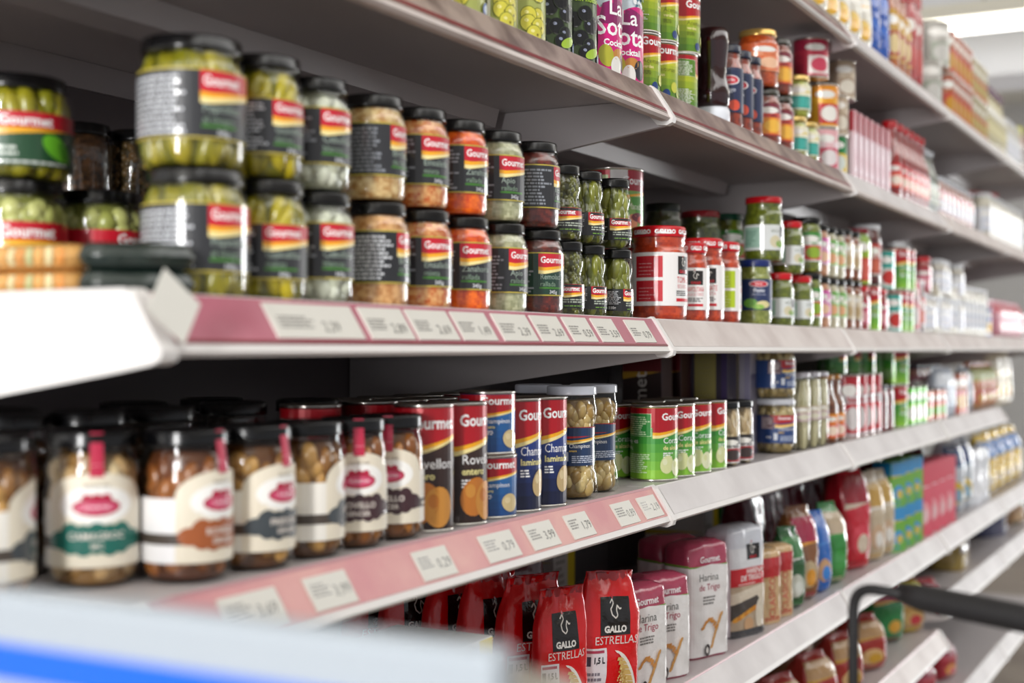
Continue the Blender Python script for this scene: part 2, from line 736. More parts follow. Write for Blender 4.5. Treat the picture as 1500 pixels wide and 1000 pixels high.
# price tickets in the rails: (shelf, left px, right px) at mid rail
TKT = {
    2: [(392, 520), (531, 594), (600, 660), (666, 716), (726, 776), (782, 822), (829, 864), (871, 902), (920, 950)],
    3: [(322, 406), (447, 508), (606, 655), (703, 750), (769, 808), (828, 860), (897, 925), (935, 960)],
}
TM = plain('ticket_paper', '#dcdad2', .45)
nth = ['leftmost', 'second', 'third', 'fourth', 'fifth', 'sixth', 'seventh', 'eighth', 'ninth', 'tenth']
for s, lst in TKT.items():
    for i, (a, b) in enumerate(lst):
        xa, xb = x_at(a, .014), x_at(b, .014)
        w = xb - xa
        o = empty('price_ticket', (xa, 0, ZC + HZ[s]))
        tag(o, 'white paper price ticket, %s%s in the rail of the %s' % (nth[i], ' from the left' if i else '', SH[s]), 'price tag', 'price tickets in the %s rail' % SH[s])
        link('paper', band(.13 if s != 3 else .25, .88 if s != 3 else .93, 0, w, TM, .0022), o)
        ink = Art()
        ink.text('%d,%d9' % (R.randint(0, 3), R.randint(1, 9)), w * .55, .009, .011, '#55534f', wmax=w * .4)
        ink.lines(w * .08, .012, w * .5, .026, 4, '#8d8a86')
        a2, b2 = Vector((.026, .002)), Vector((0, -.038))
        dirv = (a2 - b2).normalized()
        nv = Vector((-dirv.y, dirv.x))
        nv = -nv if nv.x > 0 else nv

        def S_t(u, v, off, b2=b2, dirv=dirv, nv=nv):
            q = b2 + dirv * (v + .004) + nv * (.0022 + off)
            return (u, q.x, q.y)
        link('print', ink.wrap(S_t, PAPER), o)
# loose tilted ticket sticking up near the left end of the third shelf rail
o = empty('price_ticket', (x_at(247, .0), -.006, ZC + .042 - .022))
tag(o, 'white diamond-turned ticket sticking up from the left end of the third shelf rail', 'price tag')
o.rotation_euler = (radians(-14), 0, 0)
t = link('paper', box(-.021, .021, -.0008, 0, -.021, .021, TM), o)
t.rotation_euler = (0, radians(40), 0)
t.location = (0, -.002, .012)

# ---------------------------------------------------------------- product builders
def glass_profile(shape, r, h, rn):
    if shape == 'hour':
        return [(r * .86, 0), (r * .97, .003), (r, .009), (r, h * .40), (r * .97, h * .47), (r * .87, h * .54), (r * .86, h * .58), (r * .95, h * .66), (r * .97, h * .72), (r * .93, h * .78), (rn, h * .86), (rn, h * .97)]
    if shape == 'mush':
        return [(r * .85, 0), (r * .97, .003), (r * 1.0, .010), (r * 1.0, h * .16), (r * .97, h * .22), (r * .88, h * .27), (r * .87, h * .62), (r * .9, h * .66), (r * .98, h * .72), (r * .99, h * .80), (r * .93, h * .86), (rn, h * .90), (rn, h * .97)]
    if shape == 'sauce':
        return [(r * .86, 0), (r * .97, .004), (r, .012), (r, h * .70), (r * .97, h * .75), (r * .90, h * .79), (rn * 1.05, h * .83), (rn * 1.0, h * .85), (rn * 1.05, h * .87), (rn, h * .90), (rn, h * .97)]
    if shape == 'bottle':
        return [(r * .86, 0), (r * .97, .004), (r, .012), (r, h * .50), (r * .95, h * .58), (r * .6, h * .74), (rn * 1.0, h * .84), (rn, h * .97)]
    return [(r * .86, 0), (r * .97, .003), (r, .009), (r, h * .74), (r * .98, h * .79), (r * .93, h * .83), (rn, h * .87), (rn, h * .97)]


def form_of(pr):
    rmax = max(p[0] for p in pr)
    return Form(1, 1, 2, [(z, q, q) for q, z in pr], pr[-1][1])


def prof_r(pr, z):
    if z <= pr[0][1]:
        return pr[0][0]
    for p, q in zip(pr[:-1], pr[1:]):
        if z <= q[1]:
            k = (z - p[1]) / max(1e-9, q[1] - p[1])
            return p[0] + (q[0] - p[0]) * k
    return pr[-1][0]


def food_mesh(kind, pr, c1, c2, fill=1.0, n=0, size=.008, asp=(1, 1, 1), seed=1, back=None):
    rr = random.Random(seed)
    top = pr[-1][1] * fill
    ins = [(max(.002, q - .0022), max(.002, z)) for q, z in pr if z < top]
    ins.append((max(.002, prof_r(pr, top) - .0022), top))
    c1, c2 = (tuple(x ** 1.08 for x in lin(c)) for c in (c1, c2))
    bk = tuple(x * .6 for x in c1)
    v, f, c = [], [], []
    if kind == 'fine':
        seg, rows = 60, 34
        for k in range(rows + 1):
            z = .002 + (top - .002) * k / rows
            q = prof_r(pr, z) - .0022
            for i in range(seg):
                a = 2 * pi * i / seg
                d = noise.noise(Vector((cos(a) * 9 + seed, sin(a) * 9, z * 260))) * .0011
                v.append(((q + d) * cos(a), (q + d) * sin(a), z))
        for k in range(rows):
            for i in range(seg):
                j = (i + 1) % seg
                f.append([k * seg + i, k * seg + j, (k + 1) * seg + j, (k + 1) * seg + i])
                t = min(1, max(0, .5 + 1.1 * noise.noise(Vector((cos(2 * pi * i / seg) * 5 + seed, sin(2 * pi * i / seg) * 5, k * .45))) + rr.uniform(-.28, .28)))
                c.append(tuple(x + (y - x) * t for x, y in zip(c1, c2)))
        f.append(list(range(seg))[::-1]); c.append(c1)
        f.append(list(range(rows * seg, (rows + 1) * seg))); c.append(c1)
        return mesh_from(v, f, FOOD, True, c)
    seg = 32
    for q, z in ins:
        q = max(.001, q - size * .45)
        for i in range(seg):
            a = 2 * pi * i / seg
            v.append((q * cos(a), q * sin(a), z))
    for k in range(len(ins) - 1):
        for i in range(seg):
            j = (i + 1) % seg
            f.append([k * seg + i, k * seg + j, (k + 1) * seg + j, (k + 1) * seg + i]); c.append(bk)
    m = len(ins) - 1
    f.append(list(range(seg))[::-1]); c.append(bk)
    f.append(list(range(m * seg, (m + 1) * seg))); c.append(bk)
    bm = bmesh.new()
    bmesh.ops.create_icosphere(bm, subdivisions=2, radius=1)
    bv = [x.co.copy() for x in bm.verts]
    bf = [[w.index for w in x.verts] for x in bm.faces]
    bm.free()
    n = int(n * 2.1)
    for i in range(n):
        z = size + (top - 2 * size) * (i + .5) / n
        a = i * 2.399 + rr.uniform(-.2, .2)
        q = max(0, prof_r(pr, z) - .0026 - size * asp[2] * .95)
        k = len(v)
        s = size * rr.uniform(.8, 1.12)
        t = rr.random()
        cc = tuple(x + (y - x) * t for x, y in zip(c1, c2))
        rt = rr.uniform(-.5, .5) if asp[1] > 1.4 else rr.uniform(-pi, pi)
        ca, sa = cos(rt), sin(rt)
        for b in bv:
            tx, tz, rd = b.x * asp[0] * s, b.z * asp[1] * s, b.y * asp[2] * s
            tx, tz = tx * ca - tz * sa, tx * sa + tz * ca
            rad = q + rd
            rad = min(rad, prof_r(pr, z + tz) - .0016)
            aa = a + tx / max(.006, q + size)
            v.append((rad * cos(aa), rad * sin(aa), min(top, max(.0015, z + tz))))
        for b in bf:
            f.append([k + w for w in b]); c.append(cc)
    return mesh_from(v, f, FOOD, True, c)


def lid_parts(r, z, hh, col, gold=False):
    prof = [(r * .97, z), (r * 1.0, z + .0012), (r * .985, z + .003), (r * .985, z + hh - .0025), (r * .96, z + hh - .0006), (r * .90, z + hh), (r * .86, z + hh - .0012), (.0005, z + hh - .0008)]
    m = plain('lid_' + col, '#08080a' if col[1:3] in ('15', '17') else col, .2, .6 if gold else .0)
    return lathe(prof, 44, m)


def jar(shape, r, h, rn, lid, lidh, food, art=None, artS=None, lidcol_gold=False, lid_art=None, fill=.9):
    pr = glass_profile(shape, r, h, rn)
    parts = [('contents', food(pr, fill), None), ('glass', lathe(pr, 44, GLASS, caps=True), None)]
    parts.append(('lid', lid_parts(rn + .0018, h - lidh, lidh, lid, lidcol_gold), None))
    if art:
        F = form_of(pr)

        def S(u, v, off, F=F):
            q = prof_r(pr, v) + off
            t = u / r
            return (q * sin(t), -q * cos(t), v)
        parts.append(('label', art.wrap(S, PAPER), None))
    if lid_art:
        parts.append(('lid_lettering', lid_art.wrap(cyl_S(rn + .0018), PAPER), 'lid'))
    return parts


def can(r, h, art, base='#888888', rim=STEEL):
    sd = lathe([(r * .985, .0025), (r * .985, h - .0025)], 48, plain('can_body_' + base, base, .3, .2, coat=.3), caps=False)
    ri = lathe([(r * .94, 0), (r, .0004), (r + .0006, .0015), (r + .0004, .003), (r * .985, .0036)], 48, rim, caps=True)
    rt = lathe([(r * .985, h - .0036), (r + .0004, h - .003), (r + .0006, h - .001), (r, h), (r * .965, h - .0004), (r * .95, h - .0035), (r * .7, h - .0035), (r * .68, h - .0028), (.0005, h - .0028)], 48, rim, caps=False)
    parts = [('body', sd, None), ('base_rim', ri, None), ('top', rt, None)]
    if art:
        parts.append(('label', art.wrap(cyl_S(r * .985), TIN), None))
    return parts


# ---------------------------------------------------------------- artwork
Y1, Y2 = '#f4b21c', '#f7e08a'


def swoosh(A, x0, x1, yl, yr, th):
    """red field's lower edge: yellow and orange wedge rising to the right"""
    n = 8
    lo, up, md = [], [], []
    for i in range(n + 1):
        t = i / n
        x = x0 + (x1 - x0) * t
        y = yl + (yr - yl) * (t ** 1.25) + (.0015 if i == 0 else 0)
        up.append((x, y))
        lo.append((x, y - th * (1 - .55 * t)))
        md.append((x, y - th * .5 * (1 - .55 * t)))
    A.poly(up + lo[::-1], '#f7b01c')
    A.poly(md + lo[::-1], '#f9e6a0')


def art_gourmet_jar(r, v0, v1, dark='#2a2b2e', green='#4c8a2c', words=('Zanahoria', 'rallada'), info='#a9adb3', text=True, seed=0):
    rn = random.Random(seed)
    A = Art()
    W = pi * r
    x0, x1 = -W * .78, W * .42
    A.rect(x0, v0, x1, v1, '#c7b545')
    A.rect(x0, v0 + .0013, x1, v1 - .0013, dark)
    H = v1 - v0
    xr = -W * .16
    A.rect(xr, v1 - H * .36, x1, v1 - .0016, '#c8102a')
    A.text('Gourmet', xr + .0025, v1 - H * .24, H * .15, '#ffffff', bold=.02, wmax=.036)
    swoosh(A, xr, x1, v1 - H * .36, v1 - H * .22, H * .16)
    A.lines(x0 + .003, v0 + .004, xr - .004, v1 - .004, 11, info, rnd=rn, short=.25)
    A.lines(x0 + .003, v0 + H * .30, x0 + .018, v0 + H * .45, 2, '#ffffff', rnd=rn)
    A.text(words[0], xr + .002, v0 + H * .38, H * .13, '#9fb0a4', wmax=.036)
    A.text(words[1], xr + .002, v0 + H * .22, H * .11, '#87a08a', wmax=.03)
    A.rect(xr + .001, v0 + H * .16, xr + .034, v0 + H * .20, green)
    A.text('345g', xr + .014, v0 + H * .05, H * .08, '#d5d8dc', bold=.02)
    return A


def art_gourmet_can(r, h, body, body2, words, sub, pic=None, grad=6, wcol='#ffffff', boxcol='#bfe6b0', small=False):
    A = Art()
    W = pi * r
    x0, x1 = -W, W
    v0, v1 = .004, h - .004
    H = v1 - v0
    b1, b2 = body, body2
    for i in range(grad):
        t = i / max(1, grad - 1)
        ca = [int(b1[k:k + 2], 16) for k in (1, 3, 5)]
        cb = [int(b2[k:k + 2], 16) for k in (1, 3, 5)]
        c = '#%02x%02x%02x' % tuple(int(a + (b - a) * t) for a, b in zip(ca, cb))
        A.rect(x0, v0 + H * .74 * i / grad, x1, v0 + H * .74 * (i + 1) / grad + .0002, c)
    A.rect(x0, v0 + H * .72, x1, v1, '#b3101f')
    xr = -W * .30
    xe = W * .42
    A.poly([(xr, v0 + H * .62), (xe, v0 + H * .74), (xe, v0 + H * .80), (xr, v0 + H * .80)], '#b3101f')
    swoosh(A, xr, xe, v0 + H * .64, v0 + H * .78, H * .085)
    A.poly([(x0, v0 + H * .80), (xr, v0 + H * .66), (xr, v0 + H * .60), (x0, v0 + H * .72)], body2)
    A.text('Gourmet', xr + .12 * W, v1 - H * .17, H * .10 if not small else H * .14, '#ffffff', bold=.025, wmax=W * .56)
    A.text(words[0], xr + .14 * W, v0 + H * .50, H * .085, wcol, wmax=W * .5)
    A.text(words[1], xr + .14 * W, v0 + H * .41, H * .06, '#f3e9a0', wmax=W * .45, bold=.02)
    A.lines(xr + .14 * W, v0 + H * .30, xr + .14 * W + .018, v0 + H * .38, 3, wcol)
    xi = xr - W * .42
    A.rect(xi - .0005, v0 + H * .60, xr - .002, v1 - H * .08, boxcol)
    A.rect(xi, v0 + H * .605, xr - .0025, v1 - H * .085, b2 if not small else b1)
    A.lines(xi + .0006, v0 + H * .62, xr - .003, v1 - H * .11, 9, boxcol)
    A.text(sub[0], xi, v0 + H * .50, H * .045, '#ffffff', bold=.02, wmax=.024)
    A.text(sub[1], xi, v0 + H * .41, H * .045, '#ffffff', bold=.02, wmax=.012)
    A.lines(xi, v0 + H * .08, xr - .001, v0 + H * .36, 10, boxcol)
    if pic:
        pic(A, xr, v0, W, H)
    return A


def pic_blobs(cols, x=.30, y=.22, rx=.13, ry=.12, n=3):
    def f(A, xr, v0, W, H):
        for i in range(n):
            A.ell(xr + W * (x + .17 * i), v0 + H * (y - .04 * (i % 2)), W * rx, H * ry, cols[i % len(cols)], rot=.3 * (i - 1))
            A.ell(xr + W * (x + .17 * i - rx * .35), v0 + H * (y + ry * .3 - .04 * (i % 2)), W * rx * .35, H * ry * .35, cols[(i + 1) % len(cols)] if len(cols) > 1 else '#e6d3a4', 12)
    return f


def rooster(A, x, y, s, col='#e9e4dc', w=None):
    pts = [(-.30, .42), (-.12, .62), (-.05, .40), (-.28, .12), (-.22, -.16), (.02, -.34), (.16, -.20), (.10, .05), (.20, .30), (.34, .10), (.44, .16)]
    A.stroke([(x + a * s, y + b * s) for a, b in pts], w or s * .075, col)
    A.ell(x - .10 * s, y + .72 * s, s * .07, s * .10, '#c8182a', 8)


def gallo_square(A, x, y, w, h, name_on=True, red_name=False):
    A.rect(x - w / 2, y - h / 2, x + w / 2, y + h / 2, '#17120f')
    rooster(A, x - w * .02, y + h * .12, w * .52)
    A.text('GALLO', x, y - h * .42, h * .17, '#c8182a' if red_name else '#f2efe9', 'c', bold=.05, wmax=w * .86)


def art_gallo_jar(r, v0, v1, words, blocks='#cf1126', red_name=True, side='blocks'):
    A = Art()
    W = pi * r
    A.rect(-W * .80, v0, W * .5, v1, '#f3f1f0')
    H = v1 - v0
    if side == 'blocks':
        for a, b in ((.08, .47), (.53, .93)):
            A.rect(-W * .62, v0 + H * a, -W * .30, v0 + H * b, blocks)
            A.lines(-W * .58, v0 + H * (a + .05), -W * .38, v0 + H * (b - .08), 4, '#f0c9c9' if blocks[1] == 'c' else '#eef0c0', .16)
    gallo_square(A, -W * .02, v0 + H * .76, .026, H * .34, red_name=red_name)
    A.text(words[0], -W * .02, v0 + H * .43, H * .12, '#cf1126', 'c', wmax=.030)
    A.text(words[1], -W * .02, v0 + H * .33, H * .07, '#d98a8f', 'c', wmax=.028)
    A.lines(-W * .14, v0 + H * .19, W * .10, v0 + H * .30, 3, '#444444')
    A.rect(-W * .14, v0 + H * .08, W * .10, v0 + H * .14, '#cf1126')
    return A


def art_mushroom(r, v0, v1, badge, words, side='#f3efe6', strap=True, h=.127, top='#ece3cf'):
    A = Art()
    W = pi * r
    H = v1 - v0
    A.rect(-W * .95, v0, W * .95, v1 - H * .30, side)
    # arched front
    n = 18
    hw = W * .36
    pts = [(-hw, v0), (hw, v0), (hw, v0 + H * .72)]
    pts += [(hw * cos(pi * i / n), v0 + H * .72 + H * .28 * sin(pi * i / n)) for i in range(1, n)]
    pts += [(-hw, v0 + H * .72)]
    A.poly(pts, top)
    A.ell(0, v0 + H * .66, hw * .72, H * .20, '#fbfaf6')
    A.ell(0, v0 + H * .64, hw * .46, H * .095, '#b5173f')
    A.ell(0, v0 + H * .64, hw * .38, H * .06, '#d8577b')
    for i in range(3):
        A.ell((i - 1) * hw * .18, v0 + H * .735, hw * .10, H * .045, '#b5173f', 10)
    A.text('Conserves', 0, v0 + H * .625, H * .045, '#ffffff', 'c', wmax=hw * .62)
    A.text('DES DE 1919', 0, v0 + H * .85, H * .035, '#6a5d4a', 'c')
    A.rect(-W * .95, v0 + H * .20, W * .95, v0 + H * .32, '#4a4038')
    A.lines(hw * 1.1, v0 + H * .23, W * .8, v0 + H * .30, 1, '#e8e0d0')
    A.lines(hw * 1.1, v0 + H * .36, W * .85, v0 + H * .64, 6, '#b9ad98', .3)
    for i in range(7):
        A.ell((i - 3) * hw * .24, v0 + H * (.29 + (.02 if i % 2 else 0)), hw * .24, H * (.17 if 0 < i < 6 else .10), badge, 14)
    A.text(words[0], 0, v0 + H * .30, H * .075, '#e8dfd6', 'c', bold=.02, wmax=hw * 1.4)
    A.text(words[1], 0, v0 + H * .20, H * .06, '#e8dfd6', 'c', bold=.02, wmax=hw * 1.1)
    if strap:
        A.rect(-.0055, v0 + H * .96, .0055, h - .0005, '#c01f46')
        A.rect(-.0055, v0 + H * 1.08, .0055, v0 + H * 1.12, '#f0b9c4')
        A.text('FOOD', 0, v0 + H * 1.16, .0035, '#f3cdd6', 'c', wmax=.009)
    return A



def blobs(c1, c2, n, size, asp=(1, 1, 1), seed=1, back=None):
    return lambda pr, fill: food_mesh('blob', pr, c1, c2, fill, n, size, asp, seed, back)


def fine(c1, c2, seed=1):
    return lambda pr, fill: food_mesh('fine', pr, c1, c2, fill, seed=seed)


PROTO = {}


def proto(key, kind, cat, desc, r, h, maker):
    PROTO[key] = dict(kind=kind, cat=cat, desc=desc, r=r, h=h, maker=maker, parts=None)


def get(key):
    p = PROTO[key]
    if p['parts'] is None:
        p['parts'] = p['maker']()
    return p


def put(key, shelf, px, lift=0.0, row=0.0, rot=0.0, tier='', desc=None, X=None, group=None, y=None):
    """px = right outline column; row = extra distance behind the shelf edge"""
    p = get(key)
    yc = (.036 + p['r'] + row) if y is None else y
    x = x_round(px, p['r'], yc) if X is None else X
    o = emit(p['kind'], p['parts'], (x, yc, ZC + HZ[shelf] + lift), rot, desc or p['desc'], p['cat'], shelf, tier, group)
    ROUND[o.name] = p['r']
    return o


def stackput(key, shelf, px, n=2, rots=(0, 0), desc=None, row=0.0, X=None, group=None, keys=None):
    z = 0
    for i in range(n):
        k = keys[i] if keys else key
        put(k, shelf, px if not isinstance(px, (list, tuple)) else px[i], z, row, rots[i % len(rots)], ('lower tier' if i == 0 else 'upper tier') if n > 1 else '', desc, X, group)
        z += PROTO[k]['h'] + .0004


# -------- glass jars of the third shelf
JR, JH = .0350, .1060
GJ = [  # key, desc, food, green text colour, words, seed
    ('onion', 'clear jar of pale silverskin onions, black lid', blobs('#c9ccb4', '#e4e6d6', 60, .012, seed=3, back='#7d7f66'), ('Cebollitas', 'blancas')),
    ('sprout', 'jar of beige bean sprouts, black lid', fine('#bb8a4c', '#ead09c', 5), ('Brotes', 'de soja')),
    ('mixed', 'jar of orange-flecked mixed salad shreds, black lid', fine('#c8601c', '#e8b478', 8), ('Ensalada', 'mixta')),
    ('carrot', 'jar of bright orange grated carrot, black lid', fine('#d94a04', '#ff7d0e', 9), ('Zanahoria', 'rallada')),
    ('celery', 'jar of cream-white shredded celeriac, black lid', fine('#9fa07c', '#c9c8a6', 11), ('Apio', 'rallado')),
    ('beet', 'jar of dark red beetroot strips, black lid', fine('#4a120e', '#7c2a1c', 12), ('Remolacha', 'rallada')),
]
for i, (k, d, fd, w) in enumerate(GJ):
    proto(k, 'vegetable_jar', 'jar', d, JR, JH,
          lambda fd=fd, w=w, i=i: jar('std', JR, JH, .0305, '#17171a', .013, fd, art_gourmet_jar(JR, .024, .077, '#26272b', '#3f7d24', w, '#8f949c', seed=i)))
proto('carrot_back', 'vegetable_jar', 'jar', 'jar of beige bean sprouts turned to show its ingredients text', JR, JH,
      lambda: jar('std', JR, JH, .0305, '#17171a', .013, fine('#bb7c40', '#e8b880', 6), art_gourmet_jar(JR, .024, .077, '#1d1e22', '#3f7d24', ('Brotes', 'de soja'), '#d5d8dc', seed=20)))
proto('beet2', 'vegetable_jar', 'jar', 'dark red beetroot jar showing a green and orange label', JR, JH,
      lambda: jar('std', JR, JH, .0305, '#17171a', .013, fine('#4a120e', '#7c2a1c', 14), art_gourmet_jar(JR, .024, .077, '#173a2c', '#3f7d24', ('Remolacha', 'rallada'), '#8f949c', seed=21)))
PR, PH = .0455, .1095
proto('bigpick', 'pickle_jar', 'jar', 'wide jar of olive-green gherkins, black lid', PR, PH,
      lambda: jar('std', PR, PH, .041, '#17171a', .013, blobs('#7a7814', '#a89a22', 60, .0125, (.75, 2.1, .8), 31, '#4b4a12'), art_gourmet_jar(PR, .022, .080, '#26272b', '#3f7d24', ('Pepinillos', 'al vinagre'), '#c9ccd2', seed=41)))
proto('chilli', 'pickle_jar', 'jar', 'jar of yellow-green peppers, black lid', .038, PH,
      lambda: jar('std', .038, PH, .034, '#17171a', .013, blobs('#8c880c', '#c8b418', 34, .0155, (.8, 1.7, .8), 32, '#4b4a12'), art_gourmet_jar(.038, .020, .070, '#26272b', '#3f7d24', ('Guindillas', 'dulces'), '#c9ccd2', seed=42)))


def art_leaf(r, v0, v1, seed):
    A = Art()
    W = pi * r
    H = v1 - v0
    A.rect(-W * .8, v0, W * .5, v1, '#1d4a2c')
    A.rect(-W * .8, v1 - H * .30, W * .5, v1, '#c8102a')
    A.text('Gourmet', -W * .36, v1 - H * .25, H * .19, '#ffffff', bold=.03, wmax=.05)
    A.poly([(-W * .7, v1 - H * .30), (W * .1, v1 - H * .30), (-W * .7, v1 - H * .55)], '#f4b21c')
    A.poly([(-W * .7, v1 - H * .42), (-W * .3, v1 - H * .36), (-W * .7, v1 - H * .58)], '#f2ecd8')
    A.ell(-W * .02, v0 + H * .36, W * .11, H * .20, '#6cbf2c', rot=-.5)
    A.ell(W * .04, v0 + H * .30, W * .07, H * .12, '#4f9d22', rot=-.9)
    A.lines(-W * .6, v0 + H * .18, -W * .2, v0 + H * .40, 2, '#cfd8cf')
    A.lines(-W * .5, v0 + H * .04, W * .2, v0 + H * .12, 1, '#d8ddd8')
    return A


proto('gherk', 'pickle_jar', 'jar', 'squat jar of light green gherkins with red band label, black lid', .049, .092,
      lambda: jar('std', .049, .092, .042, '#17171a', .013, blobs('#86840f', '#b0a42a', 50, .014, (.9, 1.6, .9), 33, '#4b4a12'), art_leaf(.049, .010, .057, 3)))
proto('olives_low', 'olive_jar', 'jar', 'squat jar of pale green olives, black lid', .045, .108,
      lambda: jar('std', .045, .108, .040, '#17171a', .013, blobs('#a9ad5a', '#cfd08a', 70, .012, (1, 1.1, 1), 34, '#4b4a12'), art_leaf(.045, .016, .070, 4)))
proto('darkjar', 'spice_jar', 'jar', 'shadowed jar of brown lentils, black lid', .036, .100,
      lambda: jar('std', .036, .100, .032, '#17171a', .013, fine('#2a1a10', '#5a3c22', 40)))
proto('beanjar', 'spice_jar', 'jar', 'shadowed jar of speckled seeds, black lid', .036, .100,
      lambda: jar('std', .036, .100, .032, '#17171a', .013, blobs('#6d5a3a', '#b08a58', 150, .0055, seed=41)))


def art_small_pickle(r, v0, v1, dark, seed=0):
    A = Art()
    W = pi * r
    H = v1 - v0
    x0, x1 = -W * .82, W * .45
    rn = random.Random(seed)
    A.rect(x0, v0, x1, v1, '#1b1b1d')
    xr = -W * .26
    A.rect(xr, v1 - H * .36, x1, v1, '#c8102a')
    A.text('Gourmet', xr + .0018, v1 - H * .28, H * .20, '#ffffff', bold=.03, wmax=.026)
    swoosh(A, xr, x1, v1 - H * .40, v1 - H * .25, H * .2)
    A.lines(x0 + .002, v0 + H * .30, xr - .003, v1 - .002, 9, '#c4c6ca', rnd=rn, short=.1)
    A.text('180g  110g', x0 + .012, v0 + H * .08, H * .13, '#f0f0f0', bold=.03, wmax=.026)
    A.lines(xr + .004, v0 + H * .22, x1 - .004, v0 + H * .42, 2, '#aeb7a8', rnd=rn)
    A.lines(xr + .006, v0 + H * .06, x1 - .006, v0 + H * .14, 1, '#6f9c3c', rnd=rn)
    return A


SR, SHH = .0265, .0960
for i, (k, c1, c2, n, sz, asp, d) in enumerate([
        ('cornich', '#5a6216', '#8a8c2e', 46, .0095, (.8, 1.7, .8), 'small waisted jar of cornichons, black lid'),
        ('capers', '#56581c', '#7d7f38', 90, .0058, (1, 1, 1), 'small waisted jar of capers, black lid'),
        ('gherk_s', '#6a701c', '#a0a24a', 30, .012, (.9, 1.5, .9), 'small waisted jar of sliced gherkins, black lid')]):
    proto(k, 'pickle_jar', 'jar', d, SR, SHH,
          lambda c1=c1, c2=c2, n=n, sz=sz, asp=asp, i=i: jar('hour', SR, SHH, .0225, '#151517', .013, blobs(c1, c2, n, sz, asp, 50 + i, '#2f3210'), art_small_pickle(SR, .011, .041, '#1b1b1d', i)))


# big vegetable can
def art_macedonia(r, h):
    A = Art()
    W = pi * r
    A.rect(-W, .004, W, h - .004, '#7fae52')
    A.rect(-W, h - .036, W, h - .004, '#a8152a')
    A.rect(-W * .70, h - .046, -W * .32, h - .012, '#b9c99a')
    A.lines(-W * .68, h - .045, -W * .34, h - .014, 11, '#5f7a44')
    A.rect(-W * .30, h - .036, -W * .12, h - .004, '#d8d6d4')
    A.text('Gourmet', -W * .18, h - .026, .0125, '#ffffff', bold=.02, wmax=.062)
    swoosh(A, -W * .30, W * .3, h - .046, h - .032, .009)
    A.poly([(-W * .1, h * .62), (W * .3, h * .66), (W * .3, h * .36), (0, h * .40)], '#4f9a35')
    A.text('Macedonia', -W * .12, h * .46, .010, '#e9f0d8', wmax=.045)
    A.ell(-W * .06, h * .30, W * .07, h * .10, '#d98f63')
    A.ell(W * .02, h * .36, W * .10, h * .06, '#6b1f2c')
    A.ell(W * .06, h * .33, W * .05, h * .05, '#c33328')
    A.ell(-W * .2, h * .22, W * .10, h * .07, '#5a8d2e')
    A.ell(W * .02, h * .18, W * .05, h * .05, '#f0e7cf')
    A.lines(-W * .28, h * .04, W * .1, h * .16, 4, '#2f5a34')
    return A


proto('bigcan', 'vegetable_can', 'can', 'large tin of mixed vegetables with red and green label', .050, .120, lambda: can(.050, .120, art_macedonia(.050, .120), '#7fae52'))

# -------- third shelf placement
B = 2
g1 = 'stacked jars of preserved vegetables'
put('olives_low', B, 100, 0, .185, .1, 'lower tier')
put('olives_low', B, 214, 0, .18, .75, 'lower tier', desc='squat jar of pale green olives whose label shows grey text, black lid')
put('gherk', B, 108, .1084, .18, .1, 'upper tier')
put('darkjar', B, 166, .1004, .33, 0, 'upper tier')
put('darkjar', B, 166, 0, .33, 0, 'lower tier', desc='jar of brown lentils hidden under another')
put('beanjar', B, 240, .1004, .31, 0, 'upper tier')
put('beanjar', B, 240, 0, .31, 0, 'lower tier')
stackput('bigpick', B, (366, 361), 2, (-.12, -.20))
stackput('chilli', B, (445, 439), 2, (-.45, -.12))
cols = [('onion', 519, (-.35, -.25)), ('sprout', 600, (.2, .1)), ('mixed', 663, (-.45, -.35)), ('carrot', 720, (-.55, -.3)), ('celery', 773, (-.2, -.4)), ('beet', 826, (-.5, .3))]
for k, px, rt in cols:
    if k == 'sprout':
        stackput(k, B, (px, px - 5), 2, rt, keys=['carrot_back', 'sprout'])
    elif k == 'beet':
        stackput(k, B, (px, px - 6), 2, rt, keys=['beet2', 'beet'])
    else:
        stackput(k, B, (px, px - 5), 2, rt)
stackput('capers', B, (854, 850), 2, (-.5, -.6))
stackput('cornich', B, (889, 885), 2, (-.1, -.1))
stackput('gherk_s', B, (928, 925), 2, (.15, -.45))
stackput('bigcan', B, (943, 943), 2, (-.25, -.25), row=.088)

# tomato and pasta sauce jars


def gallo_lid(rl, h, lh):
    A = Art()
    for k in range(-6, 7):
        A.text('GALLO', k * rl * .92 - rl * .3, h - lh * .72, lh * .36, '#ffffff', bold=.05, wmax=rl * .62)
    return A


def mk_gallo(r, h, rn, words, blocks='#cf1126', side='blocks', v=(.16, .68)):
    return lambda: jar('sauce', r, h, rn, '#c4121f', .017, fine('#a82c06', '#d8501a', 60), art_gallo_jar(r, h * v[0], h * v[1], words, blocks, side=side), lid_art=gallo_lid(rn + .0018, h, .017), fill=.93)


proto('gallo_big', 'tomato_sauce_jar', 'jar', 'big jar of crushed tomato with red lid and two red label panels', .0435, .1440, mk_gallo(.0435, .1440, .040, ('TOMATE', 'RECETA TRADICIONAL'), v=(.165, .72)))
proto('gallo_nap', 'tomato_sauce_jar', 'jar', 'short jar of napolitana tomato sauce, red lid', .034, .126, mk_gallo(.034, .126, .029, ('NAPOLITANA', 'SALSA DE TOMATE'), side='none'))
proto('gallo_tom', 'tomato_sauce_jar', 'jar', 'taller tomato sauce jar beside the napolitana jar, red lid', .036, .138, mk_gallo(.036, .138, .032, ('TOMATE', 'RECETA'), side='none'))
proto('gallo_grn', 'tomato_sauce_jar', 'jar', 'tomato sauce jar with lime green label panels, red lid', .036, .138, mk_gallo(.036, .138, .032, ('BASILICO', 'SALSA'), '#b4cc1e'))


